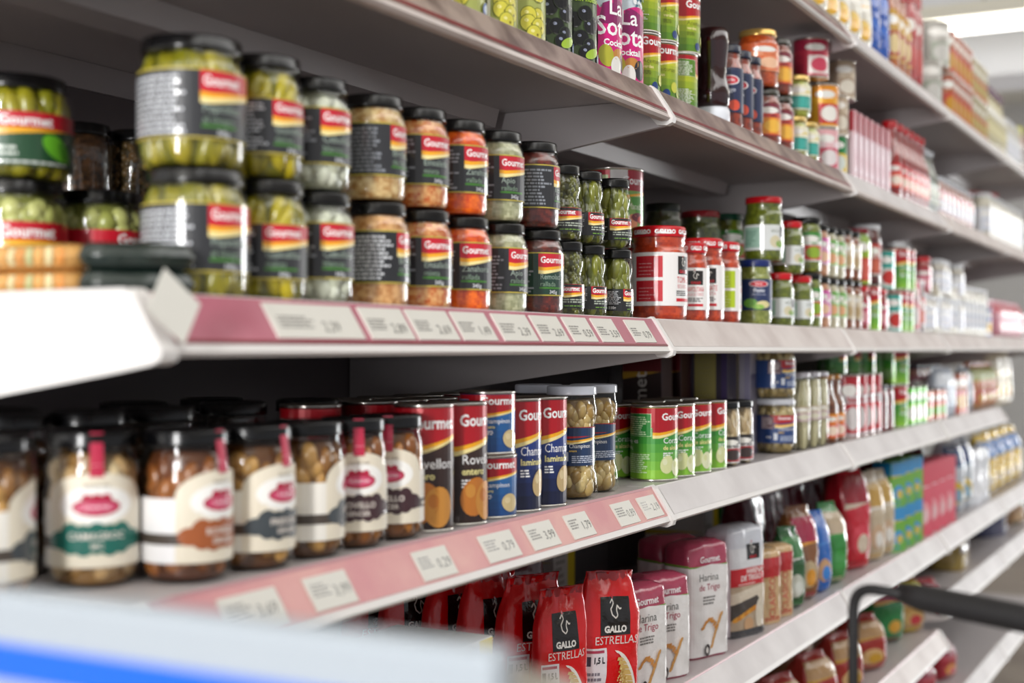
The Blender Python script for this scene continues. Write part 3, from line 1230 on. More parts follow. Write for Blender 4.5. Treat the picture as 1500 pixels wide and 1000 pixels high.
def art_pesto(r, v0, v1):
    A = Art()
    W = pi * r
    H = v1 - v0
    A.rect(-W * .9, v0, W * .5, v1, '#dfe3e2')
    A.rect(-W * .7, v0 + H * .1, -W * .38, v1 - H * .1, '#9cc0ad')
    A.lines(-W * .68, v0 + H * .2, -W * .42, v1 - H * .2, 8, '#6f9a84')
    A.ell(-W * .12, v0 + H * .34, W * .10, H * .24, '#d8cfae')
    A.ell(-W * .02, v0 + H * .25, W * .09, H * .14, '#7fae4b')
    A.rect(-W * .02, v1 - H * .48, W * .08, v1 - H * .06, '#241c22')
    A.text('PESTO', -W * .12, v1 - H * .3, H * .10, '#5b6a4c', 'c', wmax=.02)
    return A


def art_pesto_blue(r, v0, v1):
    A = Art()
    W = pi * r
    H = v1 - v0
    A.rect(-W * .95, v0, W * .5, v1, '#1d2f5e')
    A.ell(-W * .20, v1 - H * .16, W * .19, H * .10, '#f4f2f0')
    A.ell(-W * .20, v1 - H * .16, W * .17, H * .085, '#cf2033')
    A.text('Barilla', -W * .20, v1 - H * .19, H * .07, '#ffffff', 'c', wmax=W * .27)
    A.text('Pesto', -W * .20, v1 - H * .42, H * .12, '#e8ecf5', 'c', bold=.02, wmax=W * .36)
    A.text('alla Genovese', -W * .20, v1 - H * .52, H * .06, '#cfd6ea', 'c', wmax=W * .36)
    A.ell(-W * .36, v0 + H * .22, W * .13, H * .15, '#6fae3c')
    A.ell(-W * .12, v0 + H * .18, W * .14, H * .12, '#e0d79c')
    A.ell(-W * .22, v0 + H * .10, W * .12, H * .08, '#8cc04a')
    return A


proto('pesto', 'pesto_jar', 'jar', 'jar of olive-green pesto with white label, red lid', .036, .118,
      lambda: jar('sauce', .036, .118, .032, '#c4121f', .012, fine('#55600f', '#7d8628', 70), art_pesto(.036, .020, .066), fill=.95))
proto('pesto_s', 'pesto_jar', 'jar', 'slim jar of green pesto with white label, red lid', .031, .101,
      lambda: jar('sauce', .031, .101, .026, '#c4121f', .013, fine('#55600f', '#7d8628', 71), art_pesto(.031, .018, .054), fill=.95))
proto('pesto_blue', 'pesto_jar', 'jar', 'jar of pale green pesto with navy label, dark blue lid', .031, .118,
      lambda: jar('sauce', .031, .118, .027, '#1c2c6a', .013, fine('#7a8434', '#a3a85c', 72), art_pesto_blue(.031, .028, .083), fill=.95))
proto('pesto_gl', 'pesto_jar', 'jar', 'jar of green pesto with green printed label, dark green lid', .033, .112,
      lambda: jar('sauce', .033, .112, .029, '#123c2c', .013, fine('#55600f', '#7d8628', 73), GEN(.033, .024, .078, ['#3f8a35', '#e2e7df', '#c8342c', '#8fae2a']), fill=.95))


def GEN(r, v0, v1, cs, seed=None, words=('Salsa', 'casera')):
    """simple banded label for small, far products"""
    rn = random.Random(seed if seed is not None else str(cs))
    A = Art()
    W = pi * r
    H = v1 - v0
    A.rect(-W * .95, v0, W * .6, v1, cs[1])
    A.rect(-W * .95, v1 - H * .3, W * .6, v1, cs[0])
    A.rect(-W * .32, v0 + H * .05, W * .2, v0 + H * .55, cs[2])
    A.ell(-W * .10, v0 + H * .3, W * .18, H * .2, cs[3 % len(cs)], 14)
    A.ell(-W * .18, v1 - H * .22, W * .2, H * .10, cs[(4) % len(cs)] if len(cs) > 4 else '#f0eee8', 14)
    A.lines(-W * .88, v0 + H * .1, -W * .38, v1 - H * .36, 7, cs[0], rnd=rn)
    A.text(words[0], -W * .10, v1 - H * .42, H * .09, cs[0], 'c', bold=.03, wmax=W * .45)
    return A


stackput('gallo_big', B, 1007, 1, (-.10,), row=.0)
put('gallo_nap', B, 1039, rot=-.75, X=None)
put('gallo_tom', B, 1061, row=.0, rot=-.85)
put('gallo_grn', B, 1086, rot=.5)
# tall jars behind them
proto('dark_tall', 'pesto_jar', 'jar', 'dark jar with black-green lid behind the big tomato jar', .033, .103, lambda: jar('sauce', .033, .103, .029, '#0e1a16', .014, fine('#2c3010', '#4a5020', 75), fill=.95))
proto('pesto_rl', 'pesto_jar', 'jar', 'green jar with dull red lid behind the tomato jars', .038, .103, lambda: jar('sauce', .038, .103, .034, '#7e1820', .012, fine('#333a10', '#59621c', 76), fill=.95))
proto('pesto_gb', 'pesto_jar', 'jar', 'green-lidded pesto jar behind the lime-panelled sauce jar', .033, .106, lambda: jar('sauce', .033, .106, .029, '#123c2c', .013, fine('#55600f', '#7d8628', 73), GEN(.033, .020, .074, ['#3f8a35', '#e2e7df', '#c8342c', '#8fae2a']), fill=.95))
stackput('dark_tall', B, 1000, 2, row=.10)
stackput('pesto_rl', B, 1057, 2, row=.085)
stackput('pesto_gb', B, 1091, 2, (-.3, -.3), row=.085)
# stacks of the second bay: (key, column) lower and upper tier
proto('brown_s', 'sauce_jar', 'jar', 'jar of brown lentils with cream label, black lid', .033, .108,
      lambda: jar('std', .033, .108, .029, '#17171a', .012, fine('#6a2c0c', '#a4561c', 80), GEN(.033, .024, .078, ['#cbbfa6', '#dccfb6', '#c9b899', '#b99f74'])))
proto('pink_s', 'sauce_jar', 'jar', 'jar of peach-coloured salad with pink label, black lid', .031, .105,
      lambda: jar('std', .031, .105, .028, '#17171a', .012, fine('#bb7650', '#e0b090', 81), GEN(.031, .024, .078, ['#c850a0', '#e8d5dc', '#d06bb0', '#e9c0a0'])))
proto('green_s', 'sauce_jar', 'jar', 'jar of cream-coloured salad with green label, black lid', .031, .105,
      lambda: jar('std', .031, .105, .028, '#17171a', .012, fine('#b0a584', '#dcd5bd', 82), GEN(.031, .024, .078, ['#62a83c', '#e4e6d4', '#8cc060', '#e2a97c'])))
proto('pesto_lab', 'pesto_jar', 'jar', 'green-lidded jar with green and red label', .031, .110,
      lambda: jar('std', .031, .110, .028, '#174a38', .012, fine('#55600f', '#8d9636', 83), GEN(.031, .022, .080, ['#3f8a35', '#e2e7df', '#c8342c', '#8fae2a'])))
put('pesto_blue', B, 1131, rot=-.35)
put('pesto', B, 1143, .1184, rot=-.25)
put('pesto_s', B, 1145, rot=-.2)
put('pesto_s', B, 1160, rot=-.1)
put('pesto_s', B, 1159, .1014, rot=-.2, desc='slim jar of green pesto with white label stacked upper')
stackput('pesto_lab', B, (1172, 1171), 2, (-.3, -.4))
for k, px in (('pink_s', 1190), ('green_s', 1207), ('green_s', 1219), ('brown_s', 1232), ('brown_s', 1250)):
    stackput(k, B, (px, px - 2), 2, (-.4, -.3))

# -------- fourth shelf: wild mushroom jars
C_ = 3
MR, MH = .0378, .1275


def mk_mush(r, h, c1, c2, badge, words, n=46, size=.013, top='#ece3cf', seed=0, asp=(1.2, .9, .8), side='#f3efe6'):
    return lambda: jar('std', r, h, r * .90, '#15151a', .014, blobs(c1, c2, n, size, asp, seed, '#2a160b'), art_mushroom(r, h * .14, h * .74, badge, words, h=h, top=top, side=side), fill=.88)


proto('m_green', 'mushroom_jar', 'jar', 'jar of pale mushrooms with cream label and teal badge, black lid', MR, MH, mk_mush(MR, MH, '#b88a4c', '#ecd6ac', '#12695c', ('CAMAGROC', 'SEC'), seed=90))
proto('m_orange', 'mushroom_jar', 'jar', 'brown mushroom jar with white label and orange-brown badge', MR, MH, mk_mush(MR, MH, '#74401c', '#a86a34', '#a5582a', ('ROVELLO', 'SENCER'), seed=91, side='#f4f3f4'))
proto('m_grey', 'mushroom_jar', 'jar', 'mushroom jar with cream label and slate grey badge', MR, MH, mk_mush(MR, MH, '#7a4a1c', '#d8a860', '#40474c', ('FREDOLIC', 'SENCER'), seed=92))
proto('m_blank', 'mushroom_jar', 'jar', 'mushroom jar turned to its small-print cream back label', MR, MH, mk_mush(MR, MH, '#7a4a1c', '#d8a860', '#40474c', ('FREDOLIC', 'SENCER'), seed=93))
proto('m_plum', 'mushroom_jar', 'jar', 'mushroom jar with cream label and dark plum badge', .0340, MH, mk_mush(.0340, MH, '#8a5218', '#cc8838', '#3f2228', ('ROVELLO', 'SENCER'), seed=94))
put('m_blank', C_, 52, row=.08, rot=.9, desc='cream-labelled mushroom jar cut by the left picture edge')
put('m_green', C_, 205, row=.062, rot=-.70)
put('m_orange', C_, 322, row=.008, rot=.02)
put('m_grey', C_, 414, row=.0, rot=.0)
put('m_blank', C_, 490, row=.0, rot=.75)
put('m_plum', C_, 556, row=.0, rot=-.78)
put('m_plum', C_, 612, row=.0, rot=-1.10)
# darker jars and tins standing behind, tops only in view
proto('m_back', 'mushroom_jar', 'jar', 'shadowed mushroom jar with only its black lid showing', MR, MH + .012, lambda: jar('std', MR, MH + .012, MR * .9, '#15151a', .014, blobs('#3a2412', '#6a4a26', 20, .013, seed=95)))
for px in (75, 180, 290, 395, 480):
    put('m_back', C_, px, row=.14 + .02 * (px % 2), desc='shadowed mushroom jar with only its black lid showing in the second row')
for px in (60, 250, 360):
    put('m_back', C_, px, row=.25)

# cans
pear = pic_blobs(['#c4772c', '#d08f3c'], .30, .22, .17, .17, 2)
proto('rov', 'mushroom_can', 'can', 'tall brown tin with red top and orange mushroom picture', .0325, .1360,
      lambda: can(.0325, .1360, art_gourmet_can(.0325, .1360, '#2c1b17', '#3a2620', ('Rovellon', 'entero'), ('720g · 780', '390g'), pear, boxcol='#c7a7a0'), '#2c1b17'))
proto('champ', 'mushroom_can', 'can', 'tall royal blue tin of sliced mushrooms with red top', .0325, .1360,
      lambda: can(.0325, .1360, art_gourmet_can(.0325, .1360, '#131a3c', '#24408f', ('Champinon', 'laminado'), ('355g · 370', '185g'), pic_blobs(['#cdb27e'], .42, .24, .12, .13, 1), boxcol='#9fb2dd'), '#131a3c'))
proto('champ_s', 'mushroom_can', 'can', 'short blue tin of whole mushrooms with red top', .0325, .0730,
      lambda: can(.0325, .0730, art_gourmet_can(.0325, .0730, '#1c4a86', '#2c6aa8', ('Champinon', 'entero'), ('185g', '115g'), pic_blobs(['#d6c08c'], .5, .22, .12, .16, 1), boxcol='#b9cfe8', small=True), '#1c4a86'))
proto('artich', 'vegetable_can', 'can', 'bright green tin of artichokes with red top', .0355, .1120,
      lambda: can(.0355, .1120, art_gourmet_can(.0355, .1120, '#8cc63a', '#2c8a3c', ('Corazones', 'de alcachofa'), ('400g · 425', '240g'), pic_blobs(['#dfe3a8', '#e9ecc4'], .20, .20, .10, .13, 3), boxcol='#cfe8bc'), '#8cc63a'))
put('rov', C_, 652, row=.004, rot=-1.05)
put('rov', C_, 708, row=.0, rot=-.42)
put('champ_s', C_, 757, 0, 0, -.85, 'lower tier')
put('champ_s', C_, 755, .0734, 0, -.75, 'upper tier')
put('champ', C_, 793, row=.002, rot=-.35)
put('champ', C_, 828, row=.0, rot=-.45)
for i, px in enumerate((500, 560, 600, 645)):
    put('rov', C_, px, row=.10, rot=.6 * i, desc='tall brown tin in the second row behind the mushroom jars')
for i, px in enumerate((545, 600, 650, 698)):
    put('champ', C_, px, row=.17, rot=.8 * i, desc='tall blue tin far back behind the tall tins, lid just showing')


def art_mush_clear(r, v0, v1, blue='#14335c'):
    A = Art()
    W = pi * r
    H = v1 - v0
    x0, x1 = -W * .85, W * .4
    A.rect(x0, v0, x1, v1, blue)
    xr = -W * .30
    A.rect(xr - .012, v1 - H * .12, x1, v1, '#b3101f')
    A.poly([(xr - .012, v1), (xr - .012, v1 - H * .22), (xr, v1 - H * .30), (x1, v1 - H * .18), (x1, v1)], '#b3101f')
    A.text('Gourmet', xr + .002, v1 - H * .15, H * .10, '#ffffff', bold=.03, wmax=.034)
    swoosh(A, xr - .004, x1, v1 - H * .36, v1 - H * .20, H * .11)
    A.rect(xr - .030, v0 + H * .52, xr - .006, v1 - H * .04, '#c9a9a4')
    A.rect(xr - .0295, v0 + H * .525, xr - .0065, v1 - H * .045, '#6d4a55')
    A.lines(xr - .029, v0 + H * .54, xr - .007, v1 - H * .06, 6, '#e0d3d6')
    A.text('Champinon', xr + .002, v0 + H * .46, H * .11, '#ffffff', wmax=.034)
    A.text('entero', xr + .002, v0 + H * .36, H * .06, '#e9c25a', bold=.03)
    A.text('314', xr - .020, v0 + H * .18, H * .08, '#ffffff', bold=.04)
    A.rect(xr - .006, v0 + H * .12, xr + .001, v0 + H * .36, '#d8dde6')
    A.lines(xr + .006, v0 + H * .08, x1 - .003, v0 + H * .28, 4, '#c3cde0')
    return A


proto('mushclear', 'mushroom_jar', 'jar', 'waisted clear jar of whole white mushrooms with navy label, white lid', .0345, .1470,
      lambda: jar('mush', .0345, .1470, .0315, '#cfd4df', .012, blobs('#a8843c', '#e0ca90', 60, .0125, (1, .95, .8), 97, '#4f3f1e'), art_mush_clear(.0345, .044, .094), fill=.9))
put('mushclear', C_, 876, row=.0, rot=-.35)
put('mushclear', C_, 906, row=.012, rot=-.6)
put('mushclear', C_, 826, row=.075, rot=-.6, desc='white-lidded mushroom jar hidden behind the blue tins')
put('artich', C_, 926, row=.075, rot=-.5, desc='green artichoke tin in shadow behind the front green tin')
for i, px in enumerate((993, 1014, 1036, 1060)):
    put('artich', C_, px, row=0, rot=(-.28, -.42, -.52, -.05)[i])
for i, px in enumerate((975, 1000, 1022)):
    put('artich', C_, px, row=.078, rot=.4, desc='bright green tin in the second row, only its rim showing')
# tapas jars with black lids and the tall boxes behind
proto('tapas', 'seafood_jar', 'jar', 'squared jar of pale beans with black and red label, black lid', .031, .108,
      lambda: jar('std', .031, .108, .0285, '#15151a', .012, blobs('#b59a70', '#dcc9a4', 46, .011, (.9, 1.5, .8), 99, '#5d4c30'), GEN(.031, .006, .050, ['#1c1718', '#e6e4e2', '#a8202a', '#3a2a28'], 5, ('VENTRESCA', '')), fill=.92))
put('tapas', C_, 1081, rot=-.2)
put('tapas', C_, 1104, rot=-.25)


def boxprod(w, d, h, art=None, side=None, base='#cccccc', top=None):
    """carton: w along the shelf, d deep"""
    parts = [('carton', mesh_from([], [], None) if False else None, None)]
    v = [(x, y, z) for x in (-w / 2, w / 2) for y in (-d / 2, d / 2) for z in (0, h)]
    me = box(-w / 2, w / 2, -d / 2, d / 2, 0, h, plain('carton_' + base, base, .4), .0012)
    parts = [('carton', me, None)]

    def Sf(u, v, off):
        return (u, -d / 2 - off, v)

    def Ss(u, v, off):
        return (-w / 2 - off, -u, v)
    if art:
        parts.append(('front_print', art.wrap(Sf, CARTON, cell=1), None))
    if side:
        parts.append(('side_print', side.wrap(Ss, CARTON, cell=1), None))
    return parts


def art_panel(w, h, cs, words=None, seed=0, vertical=False):
    rn = random.Random(seed)
    A = Art()
    A.rect(-w / 2 + .001, .001, w / 2 - .001, h - .001, cs[0])
    A.rect(-w / 2 + .001, h * .70, w / 2 - .001, h - .001, cs[1])
    A.poly([(-w / 2 + .001, h * .70), (-w / 2 + .001, h * .64), (w / 2 - .001, h * .70)], cs[2])
    A.ell(0, h * .32, w * .34, h * .16, cs[3])
    A.ell(w * .08, h * .28, w * .2, h * .1, cs[2])
    A.lines(-w * .4, h * .06, w * .4, h * .12, 2, cs[1], rnd=rn)
    if words:
        if vertical:
            A.text(words[0], w * .12, h * .10, w * .34, cs[4], rot=pi / 2, wmax=h * .6)
        else:
            A.text(words[0], 0, h * .80, h * .08, cs[4], 'c', bold=.03, wmax=w * .85)
            if len(words) > 1:
                A.text(words[1], 0, h * .56, h * .05, cs[4] if cs[0] != cs[4] else cs[1], 'c', bold=.02, wmax=w * .8)
    return A


def art_tallbox(d, h, base, panel, edge):
    A = Art()
    A.rect(-d / 2 + .001, .001, d / 2 - .001, h - .001, base)
    A.rect(d / 2 - .012, .001, d / 2 - .001, h - .001, edge)
    A.rect(-d / 2 + .012, h * .12, d / 2 - .022, h - .006, panel)
    A.lines(-d / 2 + .018, h * .3, d / 2 - .03, h * .85, 12, '#8c8450')
    return A


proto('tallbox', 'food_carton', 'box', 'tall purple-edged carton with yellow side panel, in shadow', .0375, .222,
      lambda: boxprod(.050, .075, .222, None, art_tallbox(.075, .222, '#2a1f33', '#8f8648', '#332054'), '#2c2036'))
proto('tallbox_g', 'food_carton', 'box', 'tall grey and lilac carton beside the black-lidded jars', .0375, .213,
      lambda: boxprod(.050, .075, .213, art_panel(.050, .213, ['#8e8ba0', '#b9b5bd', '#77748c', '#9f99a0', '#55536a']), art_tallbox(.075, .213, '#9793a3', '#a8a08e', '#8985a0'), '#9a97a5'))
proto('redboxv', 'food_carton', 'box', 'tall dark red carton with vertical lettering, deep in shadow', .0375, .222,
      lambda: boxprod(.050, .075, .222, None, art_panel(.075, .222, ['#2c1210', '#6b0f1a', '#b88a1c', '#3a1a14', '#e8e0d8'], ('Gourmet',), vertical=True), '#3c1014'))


def putbox(key, shelf, px, row=0, rot=0, lift=0, tier='', desc=None, X=None):
    p = get(key)
    w, d = p['wd']
    y = .034 + row + d / 2 + abs(sin(rot)) * w * .5
    # the front right corner is the right outline
    cx, cy = w / 2 * cos(rot) + d / 2 * sin(rot), w / 2 * sin(rot) - d / 2 * cos(rot)
    x = (D + y + cy) * tan(phi(px)) - cx if X is None else X
    return emit(p['kind'], p['parts'], (x, y, ZC + HZ[shelf] + lift), rot, desc or p['desc'], p['cat'], shelf, tier)


def protobox(key, kind, cat, desc, w, d, h, maker):
    proto(key, kind, cat, desc, w / 2, h, maker)
    PROTO[key]['wd'] = (w, d)


for k in ('tallbox', 'tallbox_g', 'redboxv'):
    PROTO[k]['wd'] = (.05, .075)
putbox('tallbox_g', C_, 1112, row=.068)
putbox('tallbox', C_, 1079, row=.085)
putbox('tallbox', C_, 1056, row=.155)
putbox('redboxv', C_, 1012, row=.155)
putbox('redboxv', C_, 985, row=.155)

# small mushroom jars stacked, asparagus jars, honey bottles
proto('mushwide', 'mushroom_jar', 'jar', 'wide jar of sliced mushrooms with blue label, white lid', .038, .102,
      lambda: jar('std', .038, .102, .036, '#c6c8cf', .011, blobs('#a08a58', '#cdbb8a', 50, .012, (1, .8, .8), 101, '#54461f'), art_mush_clear(.038, .020, .072, '#1d3f7a'), fill=.93))
stackput('mushwide', C_, (1166, 1165), 2, (-.25, .15))
proto('aspar', 'asparagus_jar', 'jar', 'slender jar of white asparagus, pale lid', .029, .150,
      lambda: jar('std', .029, .150, .027, '#b9b6bd', .010, blobs('#b3ab84', '#d3ccaa', 26, .024, (.35, 2.0, .35), 102, '#8b8460'), GEN(.029, .055, .085, ['#b4a58a', '#d5cbb4', '#b48aa0', '#d7d2bd']), fill=.93))
for i, px in enumerate((1187, 1202, 1213)):
    put('aspar', C_, px, rot=-.3)
proto('honey', 'honey_bottle', 'bottle', 'amber vinegar bottle with orange label and brown-gold cap', .028, .142,
      lambda: jar('bottle', .028, .142, .017, '#b7792c', .010, fine('#5a2a08', '#8a4a10', 103), GEN(.028, .012, .062, ['#e8901c', '#e27838', '#d8452c', '#f0d9c4']), fill=.96))
for i, px in enumerate((1228, 1238)):
    put('honey', C_, px, rot=-.3)
proto('redcan', 'vegetable_can', 'can', 'white and red tin of peppers with steel rim', .033, .140,
      lambda: can(.033, .140, GEN(.033, .006, .134, ['#b3202c', '#cfc9cb', '#c3343c', '#ded9d8']), '#8a1a24'))
proto('redjar', 'pepper_jar', 'jar', 'jar of dark red peppers, black lid', .031, .112,
      lambda: jar('std', .031, .112, .028, '#1c1214', .012, fine('#5c0a0e', '#8e1416', 104)))
proto('greencan', 'vegetable_can', 'can', 'green vegetable tin with red band', .034, .106,
      lambda: can(.034, .106, art_gourmet_can(.034, .106, '#8cc63a', '#2c8a3c', ('Guisantes', 'finos'), ('400g', '240g'), None, boxcol='#cfe8bc'), '#8cc63a'))
proto('limecan', 'vegetable_can', 'can', 'small vivid lime green tin', .036, .100,
      lambda: can(.036, .100, GEN(.036, .006, .094, ['#5cc81e', '#48b414', '#9ade3c', '#e8e8e0']), '#48b414'))
proto('tunacan', 'fish_can', 'can', 'salmon-pink and green tin', .036, .085,
      lambda: can(.036, .085, GEN(.036, .005, .080, ['#d8745a', '#c4876c', '#e0644c', '#7fae44']), '#c4705a'))
for i, px in enumerate((1259, 1270, 1281, 1289)):
    put('redcan', C_, px, rot=-.35 - .1 * i)
for i, px in enumerate((1299, 1309)):
    put('redjar', C_, px)
for i, px in enumerate((1240, 1262, 1282, 1300, 1318)):
    put('greencan', C_, px, 0, row=.085, rot=.3, tier='lower tier', desc='shadowed green tin in the back row')
    put('greencan', C_, px, .1064, row=.085, rot=.2, tier='upper tier', desc='shadowed green tin with red band stacked in the back row')
stackput('greencan', C_, (1329, 1331), 2, (-.3, -.4))

# ---------------------------------------------------------------- second shelf (above the eye): olives and sauces
A_ = 1


def art_olive(r, h, top='#9fae3c', c='#d8cf4a', dark='#7d8a2a', black=False):
    A = Art()
    W = pi * r
    base = '#475a34' if black else '#a9b060'
    A.rect(-W, .004, W, h - .004, base)
    rn = random.Random(5 if black else 4)
    A.rect(-W * .75, .004, -W * .40, h - .004, '#3b463c' if black else '#e4e2cf')
    A.lines(-W * .73, .008, -W * .43, h - .01, 20, '#c6cfc8' if black else '#7b7c5a', rnd=rn)
    for i in range(11):
        x, y = -W * .30 + rn.random() * W * .62, h * (.05 + .36 * rn.random())
        A.ell(x, y, .0116, .0108, '#2a3320' if black else '#7f8428')
        A.ell(x, y, .0105, .0098, '#101012' if black else c)
        A.ell(x - .003, y + .003, .0028, .002, '#8f95ad' if black else '#f0ea9a', 10)
        if not black:
            A.ell(x + .004, y - .001, .0018, .0018, '#8a7a22', 8)
    if black:
        A.ell(.004, h * .10, .013, .006, '#a6c83a', rot=.4)
    A.text('hojiblanca' if black else 'Aceitunas', -W * .26, h * .62, h * .10, '#e8ece0' if black else '#5f7a22', bold=.02, wmax=.052)
    A.text('sin hueso', -W * .20, h * .50, h * .045, '#a6c83a' if black else '#6d8030', bold=.02)
    A.ell(W * .20, h * .07, .008, .008, '#2a57a8')
    A.ell(W * .20, h * .07, .0055, .0055, '#c9d6ec', 12)
    return A


def art_sota(r, h):
    A = Art()
    W = pi * r
    A.rect(-W, .004, W, h - .004, '#cfdbe2')
    rn = random.Random(3)
    for i in range(70):
        A.ell(-W * .8 + rn.random() * W * 1.3, h * (.60 + .38 * rn.random()), .0035, .005, rn.choice(['#7fa3b8', '#e8f0f2', '#3f6f88', '#f4f7f8']), 7, rot=rn.random() * 3)
    n = 12
    pts = [(-W * .9, .004), (W * .5, .004), (W * .5, h * .50)]
    pts += [(W * .5 - W * .85 * i / n, h * (.50 + .16 * sin(pi * i / n))) for i in range(1, n)]
    pts += [(-W * .35, h * .62), (-W * .9, h * .66)]
    A.poly(pts, '#d4147c')
    A.poly([(-W * .30, h * .42), (W * .45, h * .40), (W * .45, h * .52), (-W * .05, h * .64), (-W * .25, h * .58)], '#8a1560')
    A.text('La', -W * .18, h * .50, h * .13, '#ffffff', bold=.012)
    A.text('Sota', -W * .34, h * .33, h * .155, '#ffffff', bold=.014, wmax=.060)
    A.text('Cocktail', -W * .24, h * .245, h * .052, '#ffffff', bold=.03)
    A.ell(-W * .20, h * .16, .011, .015, '#b7b437', rot=.2)
    A.ell(-W * .02, h * .18, .011, .008, '#c98a3c')
    A.ell(W * .10, h * .13, .011, .014, '#26222c')
    A.ell(-W * .06, h * .08, .010, .014, '#eceae4')
    A.ell(-W * .08, h * .84, .005, .006, '#c81434', 10)
    A.ell(W * .06, h * .78, .006, .004, '#159aa8', 10)
    return A


OR, OH = .0365, .165
proto('olive_can', 'olive_can', 'can', 'tall tin printed with yellow-green olives', OR, OH, lambda: can(OR, OH, art_olive(OR, OH), '#c9cf8e'))
proto('black_can', 'olive_can', 'can', 'tall dark green tin printed with black olives', OR, OH, lambda: can(OR, OH, art_olive(OR, OH, black=True), '#2b3a24'))
proto('sota', 'olive_can', 'can', 'bright magenta olive cocktail tin with white lettering', OR, OH, lambda: can(OR, OH, art_sota(OR, OH), '#d4147c'))
proto('greenolive', 'olive_can', 'can', 'small yellow-green olive tin with red band', .0335, .088,
      lambda: can(.0335, .088, art_gourmet_can(.0335, .088, '#5c8a24', '#c8cc2c', ('Aceitunas', 'verdes'), ('200g', '85g'), lambda A, xr, v0, W, H: (A.ell(xr + W * .34, v0 + H * .10, .0062, .0062, '#23407c'), A.ell(xr + W * .48, v0 + H * .22, .007, .008, '#d2d44a'), A.ell(xr + W * .60, v0 + H * .12, .008, .007, '#a9b830')), wcol='#6b7a1c', boxcol='#e2e6d8', small=True), '#a9b83a'))
for i, px in enumerate((548, 600, 652, 702, 745)):
    put('olive_can', A_, px, rot=(-.3, -.35, -.3, -.4, .35)[i])
for i, px in enumerate((785, 826, 869)):
    put('black_can', A_, px, rot=(.5, -.25, -.3)[i]) if i else put('olive_can', A_, px, rot=.25)
put('sota', A_, 898, rot=-.02)
put('sota', A_, 928, rot=-.45)
stackput('greenolive', A_, 960, 2, (-.45, .4))
stackput('greenolive', A_, (988, 989), 2, (-.8, -.35))
stackput('greenolive', A_, (1022, 1026), 2, (.9, -.3))


# pouch-like packs
def bagform(w, d, h, n=5, kind='brick', wob=.0016, seed=0, lean=(0, 0)):
    a, b = w / 2, d / 2
    if kind == 'brick':
        pr = [(0, .94, .94), (.004, .99, .99), (h * .3, 1, 1), (h * .80, 1, 1.0), (h * .86, .99, .98), (h * .93, .97, .92), (h * .975, .93, .80), (h * .995, .84, .62), (h, .6, .4)]
    elif kind == 'roll':
        pr = [(0, .80, .5), (h * .15, .92, .85), (h * .5, 1, 1), (h * .85, .92, .85), (h, .80, .5)]
    elif kind == 'pillow':
        pr = [(0, .9, .45), (.008, .98, .8), (h * .2, 1, 1), (h * .55, 1, .98), (h * .72, .98, .84), (h * .82, .93, .66), (h * .89, .85, .42), (h * .94, .79, .16), (h, .78, .05)]
    else:
        pr = [(0, .9, .9), (.006, 1, 1), (h * .55, 1, 1), (h * .72, .9, .9), (h * .82, .62, .55), (h * .87, .30, .25), (h * .93, .55, .2), (h, .8, .14)]
    return Form(a, b, n, pr, h, wob, seed, lean)


def bag(w, d, h, base, art, kind='brick', n=5, seed=0, wob=.0016, film=True, fin=None, lean=(0, 0), top=None, ztop=.8):
    F = bagform(w, d, h, n, kind, wob, seed, lean)
    rows = [h * i / 26 for i in range(27)]
    colf = (lambda z: (top if z > h * ztop else base)) if top else base
    parts = [('pack', F.mesh(FOIL if film else PAPER, colf, 64, rows), None)]
    if art:
        parts.append(('print', art.wrap(F.S, FOIL if film else PAPER, .0004, .00012, .005, .005), None))
    if kind == 'pillow':
        parts.append(('seal', mesh_from([F.at(t, z, .0002) for z in (h * .94, h * 1.0, h * 1.012) for t in [2 * pi * k / 40 for k in range(40)]],
                                        [[r_ * 40 + k, r_ * 40 + (k + 1) % 40, (r_ + 1) * 40 + (k + 1) % 40, (r_ + 1) * 40 + k] for r_ in range(2) for k in range(40)],
                                        FOIL, True, [lin(fin or base)] * 80), None))
    return parts


def putbag(key, shelf, px, row=0, rot=0, lift=0, tier='', desc=None, tilt=None, X=None):
    p = get(key)
    w, d = p['wd']
    hw = w / 2 * abs(cos(rot)) + d / 2 * abs(sin(rot))
    hd = d / 2 * abs(cos(rot)) + w / 2 * abs(sin(rot))
    y = .036 + row + hd
    ph = phi(px)
    x = X if X is not None else ((D + y) * tan(ph) - (hw * .85 + hd * .4 * tan(ph) * .5) if False else (D + y - hd * .55) * tan(ph) - hw * .92 - .004 * tan(ph) * 2)
    return emit(p['kind'], p['parts'], (x, y, ZC + HZ[shelf] + lift), rot, desc or p['desc'], p['cat'], shelf, tier, None, tilt)


def protobag(key, kind, desc, w, d, h, maker, cat='pack'):
    proto(key, kind, cat, desc, w / 2, h, maker)
    PROTO[key]['wd'] = (w, d)


# orange and navy pouch between olive tins and the sauce bottle
def art_orange(w, h):
    A = Art()
    A.rect(-w * .9, .004, w * .9, h * .28, '#2a2c62')
    A.poly([(-w * .9, h * .28), (w * .9, h * .28), (w * .9, h * .60), (0, h * .40), (-w * .9, h * .50)], '#e8894a')
    A.rect(-w * .9, .004, -w * .3, h * .1, '#d9dce8')
    return A


protobag('orange_pouch', 'snack_pouch', 'orange pouch with navy base behind the small olive tins', .05, .03, .150, lambda: bag(.05, .03, .150, '#d98f5a', art_orange(.05, .150), 'pillow', 3, 4))
putbag('orange_pouch', A_, 1033, row=.072)
